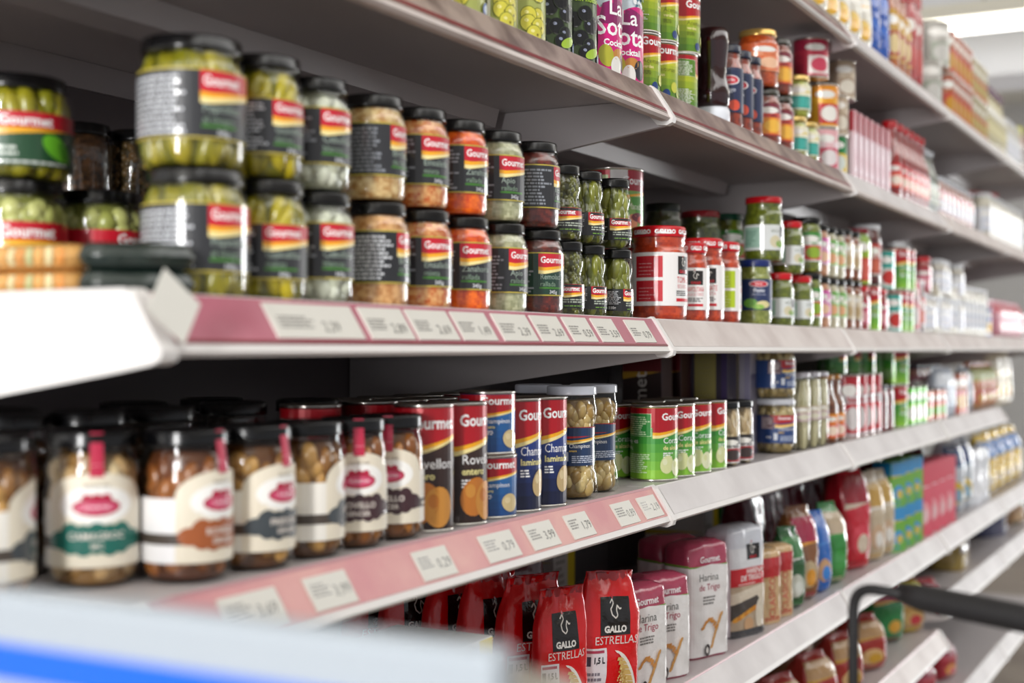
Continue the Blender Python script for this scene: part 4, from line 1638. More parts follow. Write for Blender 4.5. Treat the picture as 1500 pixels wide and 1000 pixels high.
# dark sauce bottle standing on its white cap
proto('dsauce', 'sauce_bottle', 'bottle', 'dark brown sauce bottle standing upside down on its white cap', .0300, .162,
      lambda: [('body', lathe([(.018, .030), (.026, .031), (.0285, .036), (.0295, .055), (.027, .068), (.0235, .082), (.0245, .105), (.0275, .135), (.0275, .152), (.024, .160), (.012, .162)], 40, plain('dark_sauce', '#2a0d10', .12, coat=.8)), None),
               ('cap', lathe([(.0285, 0), (.0295, .001), (.0290, .024), (.027, .030), (.02, .0305)], 40, plain('white_cap', '#e9edf5', .3)), None)])
put('dsauce', A_, 1070)


def art_navy(r, v0, v1):
    A = Art()
    W = pi * r
    H = v1 - v0
    A.rect(-W * .95, v0, W * .5, v1, '#16244c')
    A.ell(-W * .16, v0 + H * .72, W * .22, H * .11, '#f0eef0')
    A.ell(-W * .16, v0 + H * .72, W * .19, H * .09, '#cf2438')
    A.text('Barilla', -W * .16, v0 + H * .69, H * .07, '#ffffff', 'c', wmax=W * .3)
    A.text('Sugo', -W * .16, v0 + H * .46, H * .10, '#e8ecf5', 'c', wmax=W * .4)
    A.ell(-W * .30, v0 + H * .20, W * .14, H * .14, '#cf2a1c')
    A.ell(-W * .06, v0 + H * .16, W * .13, H * .12, '#d84a2c')
    A.ell(-W * .46, v0 + H * .24, W * .1, H * .08, '#6a9a2c')
    return A


proto('navy_sauce', 'tomato_sauce_jar', 'jar', 'tall tomato sauce jar with navy label and navy lid', .026, .145,
      lambda: jar('sauce', .026, .145, .021, '#141c34', .014, fine('#7a2408', '#a8401a', 120), art_navy(.026, .030, .105), fill=.95))
proto('orange_j', 'jam_jar', 'jar', 'wide jar of orange sauce with pale orange label, gold lid', .038, .105,
      lambda: jar('std', .038, .105, .033, '#c9a45a', .012, fine('#a83c0c', '#d0601c', 121), GEN(.038, .028, .078, ['#d8602c', '#e89468', '#e2703c', '#f0c09c'], 3, ('Mermelada', '')), lidcol_gold=True, fill=.93))
proto('orange_d', 'jam_jar', 'jar', 'jar of dark orange sauce with purple and yellow label, olive-black lid', .033, .105,
      lambda: jar('std', .033, .105, .029, '#2e2a1c', .012, fine('#702408', '#9a3c10', 122), GEN(.033, .020, .078, ['#7a1c30', '#c8402c', '#e8901c', '#f0b83c'], 4, ('Salsa', '')), fill=.93))
proto('yellow_j', 'mustard_jar', 'jar', 'squat jar of green sauce with yellow and teal label, gold lid', .033, .082,
      lambda: jar('std', .033, .082, .029, '#c2a560', .011, fine('#8a8f2c', '#b4b84c', 123), GEN(.033, .014, .062, ['#e2c81c', '#e8e4c8', '#2a9a8c', '#3aa89c'], 6, ('', '')), lidcol_gold=True, fill=.93))
for i, px in enumerate((1089, 1100, 1114)):
    put('navy_sauce', A_, px, rot=-.6 - .12 * i)
stackput('orange_j', A_, (1144, 1141), 2, (-.3, -.3), keys=['orange_d', 'orange_j'])
stackput('orange_d', A_, (1163, 1161), 2, (-.3, -.3))
stackput('yellow_j', A_, (1184, 1188), 2, (-.5, -.5))
put('yellow_j', A_, 1200, rot=-.4, tier='lower tier')


def redcol(cs, name, desc, r, h, key, kind='food_can', cat='can'):
    proto(key, kind, cat, desc, r, h, lambda: can(r, h, GEN(r, .004, h - .004, cs, 7), cs[0]))


redcol(['#b02848', '#c8344c', '#e8dcd8', '#d0405c'], '', 'short plain crimson tin', .036, .080, 'crimson')
redcol(['#e8941c', '#f0b030', '#c81c24', '#f4f0e8'], '', 'orange and yellow tin with red panel', .036, .090, 'orangecan')
redcol(['#e8b0b4', '#f0d8dc', '#d05068', '#e8e0e0'], '', 'short pink checked tin', .036, .090, 'pinkcan')
redcol(['#b8a48c', '#d0c0a8', '#a89078', '#e0d8c8'], '', 'short plain beige food tin', .034, .085, 'beigecan')
redcol(['#1c7a3c', '#2c8a4c', '#e0c02c', '#d8e0d8'], '', 'dark green tin with yellow spot', .034, .085, 'dgreencan')
redcol(['#1f9a8c', '#2aa698', '#e0e8e0', '#c8342c'], '', 'short plain teal tin', .036, .095, 'tealcan')
redcol(['#c8d0d8', '#e6e9ec', '#b8c0c8', '#8898a8'], '', 'plain silver-white food tin', .036, .095, 'silvercan')
redcol(['#1c4f9e', '#2a62b8', '#e0e8f4', '#f0c030'], '', 'short plain blue tin', .036, .095, 'bluecan')
for k, px, tr in (('pinkcan', 1226, 0), ('orangecan', 1226, .0904), ('crimson', 1210, .1810)):
    put(k, A_, px, tr, rot=-.4, tier=('bottom', 'middle', 'top')[int(tr / .09)] + ' of its stack')
for k, px, tr in (('dgreencan', 1240, 0), ('beigecan', 1242, .0854), ('beigecan', 1245, .171)):
    put(k, A_, px, tr, rot=-.4, tier=('bottom', 'middle', 'top')[int(tr / .085)] + ' of its stack')
put('crimson', A_, 1206, 0, row=.108, rot=.3, tier='lower tier')
put('orange_d', A_, 1207, .0804, row=.108, rot=.3, tier='upper tier')
# pale pink packs in a row
proto_pink = ['#e6c3cc', '#dfb0bc', '#c98a98', '#efe2e6', '#b23a50']
protobox('pinkpack', 'snack_pack', 'pack', 'upright pale pink and white striped pack with red top', .022, .10, .150,
         lambda: boxprod(.022, .10, .150, art_panel(.022, .150, ['#e8d3da', '#a8303c', '#c88a98', '#dcb6c0', '#b23a50']), art_panel(.10, .150, ['#e2c6ce', '#a8303c', '#d8a0ac', '#efe4e8', '#b23a50']), '#e2c6ce'))
for i in range(7):
    putbox('pinkpack', A_, 1256 + i * 8, row=.0, rot=-.05)
proto('ketchup', 'sauce_bottle', 'bottle', 'red ketchup bottle with red cap', .031, .195,
      lambda: jar('bottle', .031, .195, .017, '#b3121c', .018, fine('#8a0f0c', '#a81a12', 130), GEN(.031, .03, .09, ['#c81a1c', '#d82c24', '#e8603c', '#f0e0d0']), fill=.97))
for i, px in enumerate((1322, 1331, 1338, 1345)):
    put('ketchup', A_, px, rot=-.4)
proto('oil', 'oil_bottle', 'bottle', 'dark olive glass bottle with silver cap', .031, .175,
      lambda: jar('bottle', .031, .175, .014, '#b9bdc4', .014, fine('#2a3010', '#454c1c', 131), GEN(.031, .03, .085, ['#5a6a3c', '#8c9470', '#c8c8b0', '#4a5a2c']), fill=.9))
for i, px in enumerate((1352, 1358, 1364, 1371)):
    put('ketchup' if i < 2 else 'oil', A_, px, rot=-.4)

# ---------------------------------------------------------------- fifth shelf: pasta and flour bags
D_ = 4


def art_estrellas(w, h):
    A = Art()
    A.fine = True
    gallo_square(A, .0, h * .69, w * .50, w * .50)
    A.text('ESTRELLAS', w * .02, h * .485, .0115, '#f6e6e4', 'c', wmax=w * .80)
    # white nutrition panel on the left, crescent with pasta on the right
    A.rect(-w * .46, h * .05, -w * .14, h * .46, '#efe9ee')
    A.rect(-w * .44, h * .33, -w * .38, h * .40, '#3a2440')
    A.text('1,5 L', -w * .35, h * .35, .0085, '#2a2430', bold=.04, wmax=w * .18)
    A.lines(-w * .44, h * .10, -w * .18, h * .30, 5, '#8a8490')
    A.rect(-w * .44, h * .425, -w * .18, h * .445, '#b8405c')
    n = 12
    o = [(w * (-.02 + .42 * sin(pi * .5 * i / n)), h * (.44 - .44 * (1 - cos(pi * .5 * i / n)))) for i in range(n + 1)]
    q = [(w * (.02 + .20 * sin(pi * .5 * i / n)), h * (.42 - .42 * (1 - cos(pi * .5 * i / n)))) for i in range(n + 1)]
    for i in range(n):
        A.p.append(([o[i], o[i + 1], q[i + 1], q[i]], lin('#f2ede6'), A.lay + 1, True))
    A.lay += 2
    for i in range(3, n):
        A.p.append(([(o[i][0] - .003, o[i][1] - .004), (o[i + 1][0] - .003, o[i + 1][1] - .003), (q[i + 1][0] - w * .10, q[i + 1][1]), (q[i][0] - w * .06, q[i][1])], lin('#d9b56a'), A.lay, True))
    rn = random.Random(2)
    for i in range(60):
        t = rn.uniform(.4, 1)
        A.ell(w * (-.06 + .34 * t) + rn.uniform(-.008, .004), h * (.40 - .40 * t) + rn.uniform(.0, .02), .0016, .0016, rn.choice(['#f0d896', '#c89c4c']), 6)
    return A


def mk_pasta(seed, lean=(0, 0)):
    return lambda: bag(.104, .046, .186, '#df0a12', art_estrellas(.104, .186), 'pillow', 3.2, seed, .0030, lean=lean, fin='#a80e18')


protobag('estrellas', 'pasta_bag', 'bright red star pasta bag with black logo square', .104, .046, .186, mk_pasta(1))
protobag('estrellas2', 'pasta_bag', 'bright red star pasta bag with black logo square', .104, .046, .186, mk_pasta(5, (.012, 0)))


def art_flour(w, d, h):
    A = Art()
    A.fine = True
    # u: front centred on 0, left side around -(w+d)/2
    A.rect(-w * .5, h * .775, w * .5, h * .79, '#6aa83c')
    A.poly([(-w * .5, h * .02), (w * .5, h * .02), (w * .5, h * .775), (0, h * .80), (-w * .5, h * .775)], '#e9e7e6')
    A.rect(-w * .5 - d * .95, h * .02, -w * .5, h * .78, '#eceaea')
    A.rect(-w * .5 - d * .95, h * .782, -w * .5, h * .80, '#7aa848')
    A.text('Gourmet', -w * .02, h * .82, .010, '#f3e6ea', 'c', bold=.03, wmax=w * .62)
    A.text('Harina', -w * .06, h * .66, .0125, '#6a6a68', 'c', wmax=w * .5)
    A.text('de Trigo', -w * .04, h * .58, .0105, '#a82c4c', 'c', wmax=w * .5)
    A.lines(-w * .20, h * .46, w * .14, h * .54, 3, '#7a7876')
    for i in range(9):
        t = i / 8
        A.ell(w * (.02 + .20 * t), h * (.10 + .26 * t), .0055, .0028, '#cf9a58', 10, rot=.9 + .3 * (i % 2))
        A.ell(w * (-.20 + .30 * t), h * (.26 + .07 * sin(pi * t)), .005, .0026, '#c98a44', 10, rot=.3 + .5 * (i % 2))
    A.ell(-w * .12, h * .07, .006, .010, '#3a3434', rot=-.2)
    A.ell(-w * .12, h * .07, .003, .005, '#d8d4d0', 8)
    A.lines(-w * .5 - d * .8, h * .24, -w * .5 - d * .2, h * .64, 20, '#9a9492')
    A.ell(-w * .5 - d * .5, h * .15, .006, .006, '#55504e')
    A.ell(-w * .5 - d * .5, h * .15, .0045, .0045, '#eceaea')
    return A


protobag('flour', 'flour_bag', 'flour bag with rose-pink folded top over a white printed front', .098, .062, .188, lambda: bag(.098, .062, .188, '#b0455f', art_flour(.098, .062, .188), 'brick', 7, 11, .0020))


def art_gallo_flour(w, d, h):
    A = Art()
    A.fine = True
    A.rect(-w * .5 - d * .9, .004, w * .55, h * .80, '#e2e4e8')
    gallo_square(A, w * .12, h * .76, w * .36, h * .14, red_name=True)
    A.rect(-w * .46, h * .46, w * .48, h * .62, '#c8202c')
    A.text('HARINA', w * .16, h * .565, .0095, '#f4e6e4', 'c', bold=.03, wmax=w * .6)
    A.text('DE TRIGO', w * .06, h * .505, .0095, '#f4e6e4', 'c', bold=.03, wmax=w * .7)
    A.lines(-w * .3, h * .47, w * .3, h * .49, 1, '#f0c8c4')
    A.rect(-w * .46, h * .05, w * .48, h * .46, '#b8a48c')
    A.poly([(-w * .46, h * .40), (w * .48, h * .46), (w * .48, h * .30), (-w * .46, h * .22)], '#d8ccb8')
    A.poly([(-w * .46, h * .30), (w * .2, h * .36), (w * .4, h * .26), (-w * .46, h * .16)], '#4a4440')
    for i in range(6):
        A.ell(-w * .34 + w * .09 * i, h * .17 + h * .015 * i, .010, .0045, '#d0882c' if i % 2 else '#e0a03c', 12, rot=.3)
    A.ell(w * .28, h * .20, .012, .026, '#dfd6c4')
    A.ell(-w * .02, h * .11, .014, .012, '#c8a078')
    A.rect(-w * .46, h * .004, w * .48, h * .07, '#3a3c40')
    return A


protobag('galloflour', 'flour_bag', 'white flour bag with black logo square and red title band', .105, .065, .192, lambda: bag(.105, .065, .192, '#d5d9e2', art_gallo_flour(.105, .065, .192), 'brick', 6, 13, .0016))
protobag('plum', 'pasta_bag', 'glossy plum-red film bag lying behind the pasta bags', .13, .08, .215, lambda: bag(.13, .08, .215, '#5c1424', None, 'pillow', 3, 15, .004))

# one column of red pasta bags going back into the shade


def pasta(k, x, y, rot, desc, tilt=0):
    p = get(k)
    return emit(p['kind'], p['parts'], (x, y, ZC + HZ[D_]), rot, desc, p['cat'], D_, '', None, (0, tilt, 0))


for i, (px, y) in enumerate([(545, .395), (600, .335), (660, .275), (715, .215), (768, .160)]):
    pasta('estrellas' if i % 2 else 'estrellas2', x_at(px, y), y, -.42,
          'red star pasta bag with black logo square, %s in the column behind the nearest' % ['farthest back', 'fourth', 'third', 'second', 'first'][i], (i % 2) * .03)
q = pasta('estrellas2', x_at(820, .100), .100, -.62, 'narrow red star pasta bag with white nutrition panel, left of the nearest one')
q.scale = (.74, .8, .95)
q.rotation_euler = (0, -.05, -.62)
pasta('estrellas', 1.732, .080, -.5, 'nearest bright red star pasta bag, its big black logo beside the flour bags', .06)
putbag('plum', D_, 0, X=1.80, row=.17, rot=-.5, desc='glossy plum film bag behind the nearest pasta bag')
putbag('plum', D_, 0, X=1.95, row=.27, rot=-.2, desc='plum film bag further back behind the flour bags')
protobag('flour_s', 'flour_bag', 'low flour bag', .098, .062, .158, lambda: bag(.098, .062, .158, '#b0455f', art_flour(.098, .062, .158), 'brick', 7, 17, .0020))
putbag('flour_s', D_, 975, row=.0, rot=-.30, desc='front flour bag with wheat ears, right of the red pasta bag')
putbag('flour_s', D_, 1009, row=.0, rot=-.40, desc='second flour bag along the shelf, showing its small print side')
putbag('flour', D_, 1026, row=.055, rot=-.45, desc='flour bag standing taller behind the front two')
putbag('flour', D_, 1064, row=.0, rot=-.35, desc='tall flour bag with small print side, left of the white logo flour bag')
putbag('galloflour', D_, 1116, row=.0, rot=-.30)
protobox('palebox', 'food_carton', 'box', 'white carton with a yellow end stripe', .085, .13, .172,
         lambda: boxprod(.085, .13, .172, (lambda A: (A.rect(.012, .001, .0415, .171, '#e8cf1c'), A.lines(-.035, .03, .005, .14, 9, '#a8a49c'), A)[2])(Art()), art_panel(.13, .172, ['#dcdad4', '#e2e0da', '#d8c23a', '#cfccc6', '#77756f']), '#d9d7d2'))
for i, px in enumerate((722, 668, 600)):
    putbox('palebox', D_, px, row=.01, desc='white carton with yellow stripe low beside the red pasta bags, %s' % ('rightmost of three', 'middle of three', 'leftmost of three')[i])
putbox('palebox', D_, 842, row=.33, desc='white carton deep in the shelf behind the red pasta bags', lift=.0)
putbox('palebox', D_, 1052, row=.24, lift=.0, desc='white carton deep in the shelf behind the flour bags')
FLB = None
# ---------------------------------------------------------------- farther down the aisle
def pan(key, kind, desc, w, d, h, cs, kindb='pillow', seed=0, top=None, words=None, n=4, vertical=False, film=True):
    def mk():
        A = art_panel(w * .94, h * .9, cs, words, seed, vertical)
        return bag(w, d, h, cs[0], A, kindb, n, seed, .0022, film, top=top)
    protobag(key, kind, desc, w, d, h, mk)


def carton(key, kind, desc, w, d, h, cs, words=None, seed=0, vertical=False):
    protobox(key, kind, 'box', desc, w, d, h, lambda: boxprod(w, d, h, art_panel(w, h, cs, words, seed, vertical), art_panel(d, h, cs, words, seed + 1, vertical), cs[0]))


def simple_jar(key, kind, desc, r, h, lid, c1, c2, cs, shape='std', lidh=.012, v=(.16, .68), cat='jar'):
    proto(key, kind, cat, desc, r, h, lambda: jar(shape, r, h, r * (.55 if shape == 'bottle' else .88), lid, lidh, fine(c1, c2, len(key)), GEN(r, h * v[0], h * v[1], cs), fill=.95))


def seq(items):
    """(key, shelf, right column, kwargs)"""
    for it in items:
        k, s, px = it[:3]
        kw = it[3] if len(it) > 3 else {}
        w = PROTO[k].get('wd')
        if w and PROTO[k]['cat'] == 'box':
            putbox(k, s, px, **kw)
        elif w:
            putbag(k, s, px, **kw)
        else:
            kw.setdefault('rot', -.35)
            put(k, s, px, **kw)


up = lambda z, **k: dict(lift=z, tier='upper tier', **k)
lo = dict(tier='lower tier')
# third shelf, bays three to five
simple_jar('redsauce', 'tomato_sauce_jar', 'small red sauce jar with pink label, red lid', .031, .100, '#c4121f', '#8a1408', '#b8281a', ['#b02040', '#c85070', '#d88090', '#e0a0a8'])
simple_jar('greenjar', 'vegetable_jar', 'jar with green and red label under a dark red lid', .033, .130, '#7c1c28', '#6a8a1c', '#8fae3c', ['#8fb02c', '#a8c43c', '#c8402c', '#d86050'], v=(.05, .85))
simple_jar('legume', 'legume_jar', 'tall clear jar of pale legumes, light lid', .034, .150, '#c9ccd0', '#b0a48c', '#dcd6c8', ['#d8dce4', '#eceef2', '#c0c8d8', '#e4e4ea'])
simple_jar('legume_s', 'legume_jar', 'short clear jar of pale legumes, light lid', .034, .105, '#c9ccd0', '#a89c8c', '#d0cac0', ['#c8ccd8', '#e4e6ee', '#b8c0d4', '#dcdce4'])
simple_jar('darkbot', 'sauce_jar', 'jar of dark red sauce with pale label', .032, .140, '#d9dbe0', '#4a1010', '#6c2018', ['#b83a2c', '#d8d4d0', '#a83020', '#c86048'])
pan('pinkbag', 'legume_bag', 'pink and red film bag of legumes', .09, .06, .130, ['#d890a0', '#c03048', '#e8c0c8', '#e8a8b0', '#a02038'], seed=31)
seq([('redsauce', B, 1271, lo), ('greenjar', B, 1272, up(.1004, row=.002)), ('greencan', B, 1290, lo), ('redsauce', B, 1301, lo)])
put('darkbot', B, 1291, .1064, rot=-.3, tier='upper tier')
put('tealcan', B, 1306, .1004, rot=-.3, row=.0, tier='upper tier')
put('tealcan', B, 1312, 0, rot=-.3, tier='lower tier')
stackput('greencan', B, (1320, 1322), 2, (-.4, -.5))
stackput('greencan', B, (1330, 1332), 2, (-.2, -.5))
stackput('redcan', B, (1348, 1348), 1, (-.4,))
stackput('darkbot', B, 1352, 1, (-.4,))
stackput('legume_s', B, (1358, 1359), 2, (-.4, -.4), keys=['legume_s', 'redsauce'])
put('legume_s', B, 1366)
for i in range(12):
    if i in (1, 2, 5):
        stackput('legume', B, 0, 2, (-.4, -.4), keys=['legume_s', 'legume_s'], X=3.84 + .0705 * i)
    else:
        put('legume', B, 0, rot=-.5, X=3.84 + .0705 * i)
put('bluecan', B, 0, X=4.70)
for i in range(4):
    putbag('pinkbag', B, 1472 + 9 * i, row=.0, rot=-.3)
# back row on the third shelf
for i in range(9):
    put('darkbot', B, 1215 + 13 * i, row=.10, desc='dark sauce jar in the second row of the third shelf')

# second shelf, bays four and five
simple_jar('peppers', 'pepper_jar', 'jar of pink-red peppers with silver lid', .031, .115, '#c8ccd4', '#8a4030', '#b87860', ['#c87070', '#d8a8a0', '#a8b0c8', '#c0b8b8'])
for i in range(8):
    put('peppers', A_, 0, X=3.92 + .066 * i, rot=-.4)
carton('redbox', 'cereal_box', 'big red and cream carton standing on the second shelf', .16, .06, .215, ['#ecd8a8', '#c4202c', '#e8b050', '#f0e2c0', '#ffffff'], seed=41)
putbox('redbox', A_, 1462, row=.07, rot=-.55)
for i in range(11):
    put('legume', A_, 0, X=4.72 + .0705 * i, rot=-.4, row=.0, desc='tall clear jar of pale legumes, brightly lit')

# top shelf
pan('yellowpack', 'snack_bag', 'cream pack with yellow panel', .09, .05, .165, ['#e4e0d4', '#d8d4c8', '#e8b020', '#e8c040', '#8a6a10'], seed=51)
pan('bluepack', 'snack_bag', 'tall bright blue snack pack', .09, .06, .225, ['#1450b0', '#1c5cc0', '#1450b0', '#2c6cd0', '#ffffff'], seed=52)
simple_jar('orangebot', 'sauce_bottle', 'tall orange-brown sauce bottle with red cap', .031, .235, '#b8242c', '#a8501c', '#c87838', ['#c8982c', '#d8b060', '#a83020', '#e0c890'], 'bottle', .03, cat='bottle')
simple_jar('redbot', 'sauce_bottle', 'tall red ketchup bottle with dark red cap', .033, .245, '#a81c20', '#a81c1c', '#b82c24', ['#a81c20', '#b4242c', '#a01818', '#c03028'], 'std', .03, (.1, .8), cat='bottle')
simple_jar('purplebot', 'oil_bottle', 'clear oil bottle with purple cap', .032, .215, '#5a2848', '#b0a05c', '#d0c488', ['#c8c0a0', '#e0dcc8', '#a89850', '#d8d0a0'], 'bottle', .03, cat='bottle')
simple_jar('yellowlid', 'spread_jar', 'jar with bright yellow lid at the far end', .045, .170, '#d8d420', '#b08050', '#d0a880', ['#d88850', '#e8e4e0', '#3c3038', '#c8c0b8'], lidh=.03)
redcol(['#a8a49c', '#bcb9b2', '#9aa090', '#c8c6c0'], '', 'grey-beige paper-wrapped tin', .055, .128, 'greytin')
redcol(['#a8502c', '#b86a44', '#c8302c', '#c89028'], '', 'brown and red tin', .034, .125, 'browntin')
redcol(['#a89a68', '#c0b890', '#c83c34', '#b8a458'], '', 'olive-beige tin', .034, .118, 'beigetin')
for i, px in enumerate((1150, 1172, 1192, 1212, 1230, 1246, 1262, 1277)):
    putbag('yellowpack', 0, px, rot=-.3)
for px in (1290, 1303):
    putbag('bluepack', 0, px, rot=-.4)
for px in (1319, 1327, 1335):
    put('orangebot', 0, px, rot=-.4)
for px in (1342, 1350):
    put('redbot', 0, px, rot=-.4)
stackput('greytin', 0, (1380, 1383), 2, (-.3, -.3))
for px in (1394, 1400, 1406, 1412, 1418):
    stackput('browntin', 0, (px, px), 2, (-.3, -.3))
for px in (1424, 1430, 1435, 1440):
    stackput('beigetin', 0, (px, px), 2, (-.3, -.3))
for px in (1445, 1450, 1455, 1459, 1463, 1467):
    put('purplebot', 0, px)
for px in (1490,):
    put('yellowlid', 0, px, X=5.34)
for i in range(5):
    put('legume', 0, 0, 0, X=5.02 + .0705 * i, desc='pale clear jar under bright light near the yellow-lidded jars')

# fourth shelf, bays three to four
pan('whitepouch', 'sauce_pouch', 'white and pale blue pouch', .07, .05, .140, ['#c4cedc', '#e0e6ee', '#a8b8d0', '#d0d8e4', '#5070a0'], seed=61)
pan('creampack', 'noodle_pack', 'cream pack with yellow band', .08, .05, .185, ['#e4dcc0', '#e8e4d4', '#e0b030', '#d8c890', '#b08020'], seed=62)
pan('wedge', 'vegetable_pack', 'orange and green wedge-topped pack', .09, .07, .150, ['#c8805c', '#98a058', '#d8b060', '#c0584c', '#f0e0d0'], seed=63)
simple_jar('blackjar', 'fish_jar', 'jar of pink fish with black lid', .034, .150, '#2a2438', '#a85040', '#c87860', ['#a82c44', '#c8a040', '#5cb02c', '#d06850'], v=(.05, .8))
for i, px in enumerate((1340, 1347, 1355)):
    put('limecan', C_, px)
for i, px in enumerate((1350, 1358, 1366, 1373, 1380)):
    put('blackjar', C_, px, row=.08)
stackput('tunacan', C_, (1366, 1367), 1)
stackput('tunacan', C_, (1377, 1378), 1)
stackput('tunacan', C_, (1386, 1386), 1)
for px in (1394, 1401):
    putbag('whitepouch', C_, px, rot=-.5)
for px in (1410, 1417):
    put('browntin', C_, px)
for px in (1426,):
    putbag('whitepouch', C_, px, rot=-.4, row=.02, desc='white and pale blue pouch left of the wedge-topped packs')
for px in (1442, 1452, 1460):
    putbag('wedge', C_, px, rot=-.4)
for px in (1468, 1475, 1482):
    putbag('creampack', C_, px, rot=-.4)

# fifth shelf beyond the white flour bag
pan('clasico', 'rice_pack', 'tan rice pack with red vertical lettering and red film top', .060, .05, .135, ['#cfae82', '#b8282c', '#c8a070', '#c4a478', '#c03038'], 'brick', 71, words=('CLASICO',), vertical=True, n=5)
pan('greenleaf', 'rice_pack', 'dark green and white rice pack', .07, .05, .155, ['#2c5c34', '#44824a', '#d8dcd4', '#c8ccc0', '#e8e8e0'], 'pillow', 72)
pan('brownpack', 'rice_pack', 'brown pack with crimson top and oval picture', .09, .06, .185, ['#86542c', '#a82848', '#e09a2c', '#c8b490', '#f0e0d0'], 'pillow', 73)
pan('bluetan', 'rice_pack', 'bright blue pack with tan picture', .07, .06, .165, ['#1c66c0', '#1c66c0', '#3c86d8', '#c89c70', '#ffffff'], 'pillow', 74)
pan('grn', 'rice_pack', 'glossy bright green rice pack', .08, .07, .170, ['#2f8a38', '#c8b498', '#3c9a44', '#3c9a44', '#f0e8e0'], 'pillow', 75)
pan('redtall', 'snack_bag', 'tall shiny red bag with navy and cream lettering band', .10, .08, .240, ['#c81c30', '#a01424', '#d8c8b4', '#d84050', '#f0f0f0'], 'pillow', 76, film=True)
pan('cream2', 'cereal_bag', 'cream and yellow bag with white label', .09, .07, .205, ['#c8b89c', '#c8a04c', '#e8e4dc', '#d0b090', '#8a5a20'], 'pillow', 77)
carton('bluegreen', 'cereal_box', 'carton with sky blue and lime green panels', .07, .05, .110, ['#6ab02c', '#1c90d0', '#d8c040', '#2c98d8', '#ffffff'])
carton('pinkbox', 'cereal_box', 'coral pink carton with white panel', .09, .05, .190, ['#e05068', '#d84058', '#f0c8cc', '#f0a0a8', '#ffffff'])
pan('navypouch', 'snack_bag', 'white pouch with navy corners and yellow spot', .12, .07, .230, ['#c4ccd4', '#1c3468', '#88b0c8', '#e0c030', '#ffffff'], 'pillow', 78)
pan('whitebag', 'rice_bag', 'plain white paper bag', .11, .08, .180, ['#dcdfe6', '#d8dce4', '#e4e6ea', '#e0e2e8', '#a0a8b8'], 'brick', 79, film=False)
pan('yellowblue', 'snack_bag', 'yellow and blue bag', .12, .08, .205, ['#e0bc28', '#3470b8', '#d8c8a0', '#f0c830', '#ffffff'], 'pillow', 80)
pan('maroon', 'pasta_bag', 'dark maroon film bag in the shaded back row', .10, .08, .245, ['#5a1020', '#4a0c1a', '#5a1020', '#601424', '#8a4050'], 'pillow', 81)
protobox('tanbox', 'food_carton', 'box', 'tan cardboard carton', .20, .16, .16, lambda: boxprod(.20, .16, .16, None, None, '#a07a5c'))
seq([('clasico', D_, 1145, dict(rot=-.35)), ('clasico', D_, 1163, dict(rot=-.35)), ('greenleaf', D_, 1181, dict(rot=-.35)), ('brownpack', D_, 1200, dict(rot=-.35)),
     ('bluetan', D_, 1219, dict(rot=-.35)), ('grn', D_, 1241, dict(rot=-.35)), ('redtall', D_, 1274, dict(rot=-.4)), ('redtall', D_, 1264, dict(rot=-.3, row=.09)),
     ('cream2', D_, 1296, dict(rot=-.35)), ('cream2', D_, 1310, dict(rot=-.35))])
for px in (1327, 1340, 1352):
    for z, tr in ((0, 'lower tier'), (.1104, 'upper tier')):
        putbox('bluegreen', D_, px, rot=-.3, lift=z, tier=tr)
for px in (1366, 1378, 1389, 1400):
    putbox('pinkbox', D_, px, rot=-.3)
for px in (1412, 1424):
    putbag('navypouch', D_, px, rot=-.4)
for px in (1436, 1447):
    putbag('whitebag', D_, px, rot=-.3)
for px in (1458, 1470, 1482, 1494):
    putbag('yellowblue', D_, px, rot=-.4)
for i, (px, rw) in enumerate([(1120, .11), (1150, .12), (1180, .13), (1210, .13), (1190, .25), (1150, .26)]):
    putbag('maroon', D_, px, row=rw, rot=-.2 * i)
for px in (1085, 1110):
    putbag('grn', D_, px, row=.22, desc='dark green pack in the shaded back row behind the white flour bag')
putbox('tanbox', D_, 1268, row=.30, lift=0, desc='pale carton in the back row of the fifth shelf')
for px in (1300, 1330, 1360):
    putbag('maroon', D_, px, row=.12, rot=.2)

# sixth shelf (near bays) and its far part, base shelf
E_ = 5
pan('pepperbag', 'snack_bag', 'red and gold crinkled snack bag lying low', .12, .08, .130, ['#a83028', '#b89060', '#c8982c', '#d8b078', '#f0e8e0'], 'pillow', 91)
pan('greensnack', 'snack_bag', 'snack bag with crimson top and green band', .13, .09, .180, ['#1c7c3c', '#a81844', '#e0a838', '#288a48', '#f0e0e0'], 'pillow', 92)
pan('yellowstripe', 'snack_bag', 'clear and yellow bag with red base', .12, .08, .150, ['#b88c48', '#d8cc20', '#c02c38', '#c8a060', '#f0e8e0'], 'pillow', 93)
pan('redtwist', 'snack_bag', 'small red twisted candy bag', .10, .07, .110, ['#b82c3c', '#98203c', '#d84c5c', '#e8a040', '#f0e8e0'], 'pillow', 94)
for px in (1120, 1190, 1245):
    putbox('tanbox', E_, px, row=.16, desc='brown cardboard carton on the sixth shelf')
for px in (1180, 1225, 1262):
    putbag('pepperbag', E_, px, row=.0, rot=-.3)
putbag('greensnack', E_, 1322, row=.03, rot=-.45)
putbag('pepperbag', E_, 1296, row=.0, rot=-.5, desc='red and gold snack bag in front of the green banded bag')
putbag('yellowstripe', E_, 1352, row=.01, rot=-.5)
putbag('redtwist', E_, 1378, row=.01, rot=-.5)
F_ = 6
pan('navybag', 'rice_bag', 'large plain navy blue bag', .17, .10, .125, ['#44486c', '#44486c', '#4a4e74', '#484c70', '#505478'], 'brick', 95)
pan('silver', 'snack_bag', 'shiny gold and silver crinkled bag lying flat', .22, .12, .085, ['#a8904c', '#c8c8d0', '#b8a060', '#d8d8e0', '#ffffff'], 'brick', 96)
pan('tealpack', 'snack_bag', 'tan pack with teal corner at the picture edge', .11, .08, .125, ['#c8a078', '#20a890', '#d8b890', '#d8b080', '#ffffff'], 'pillow', 97)
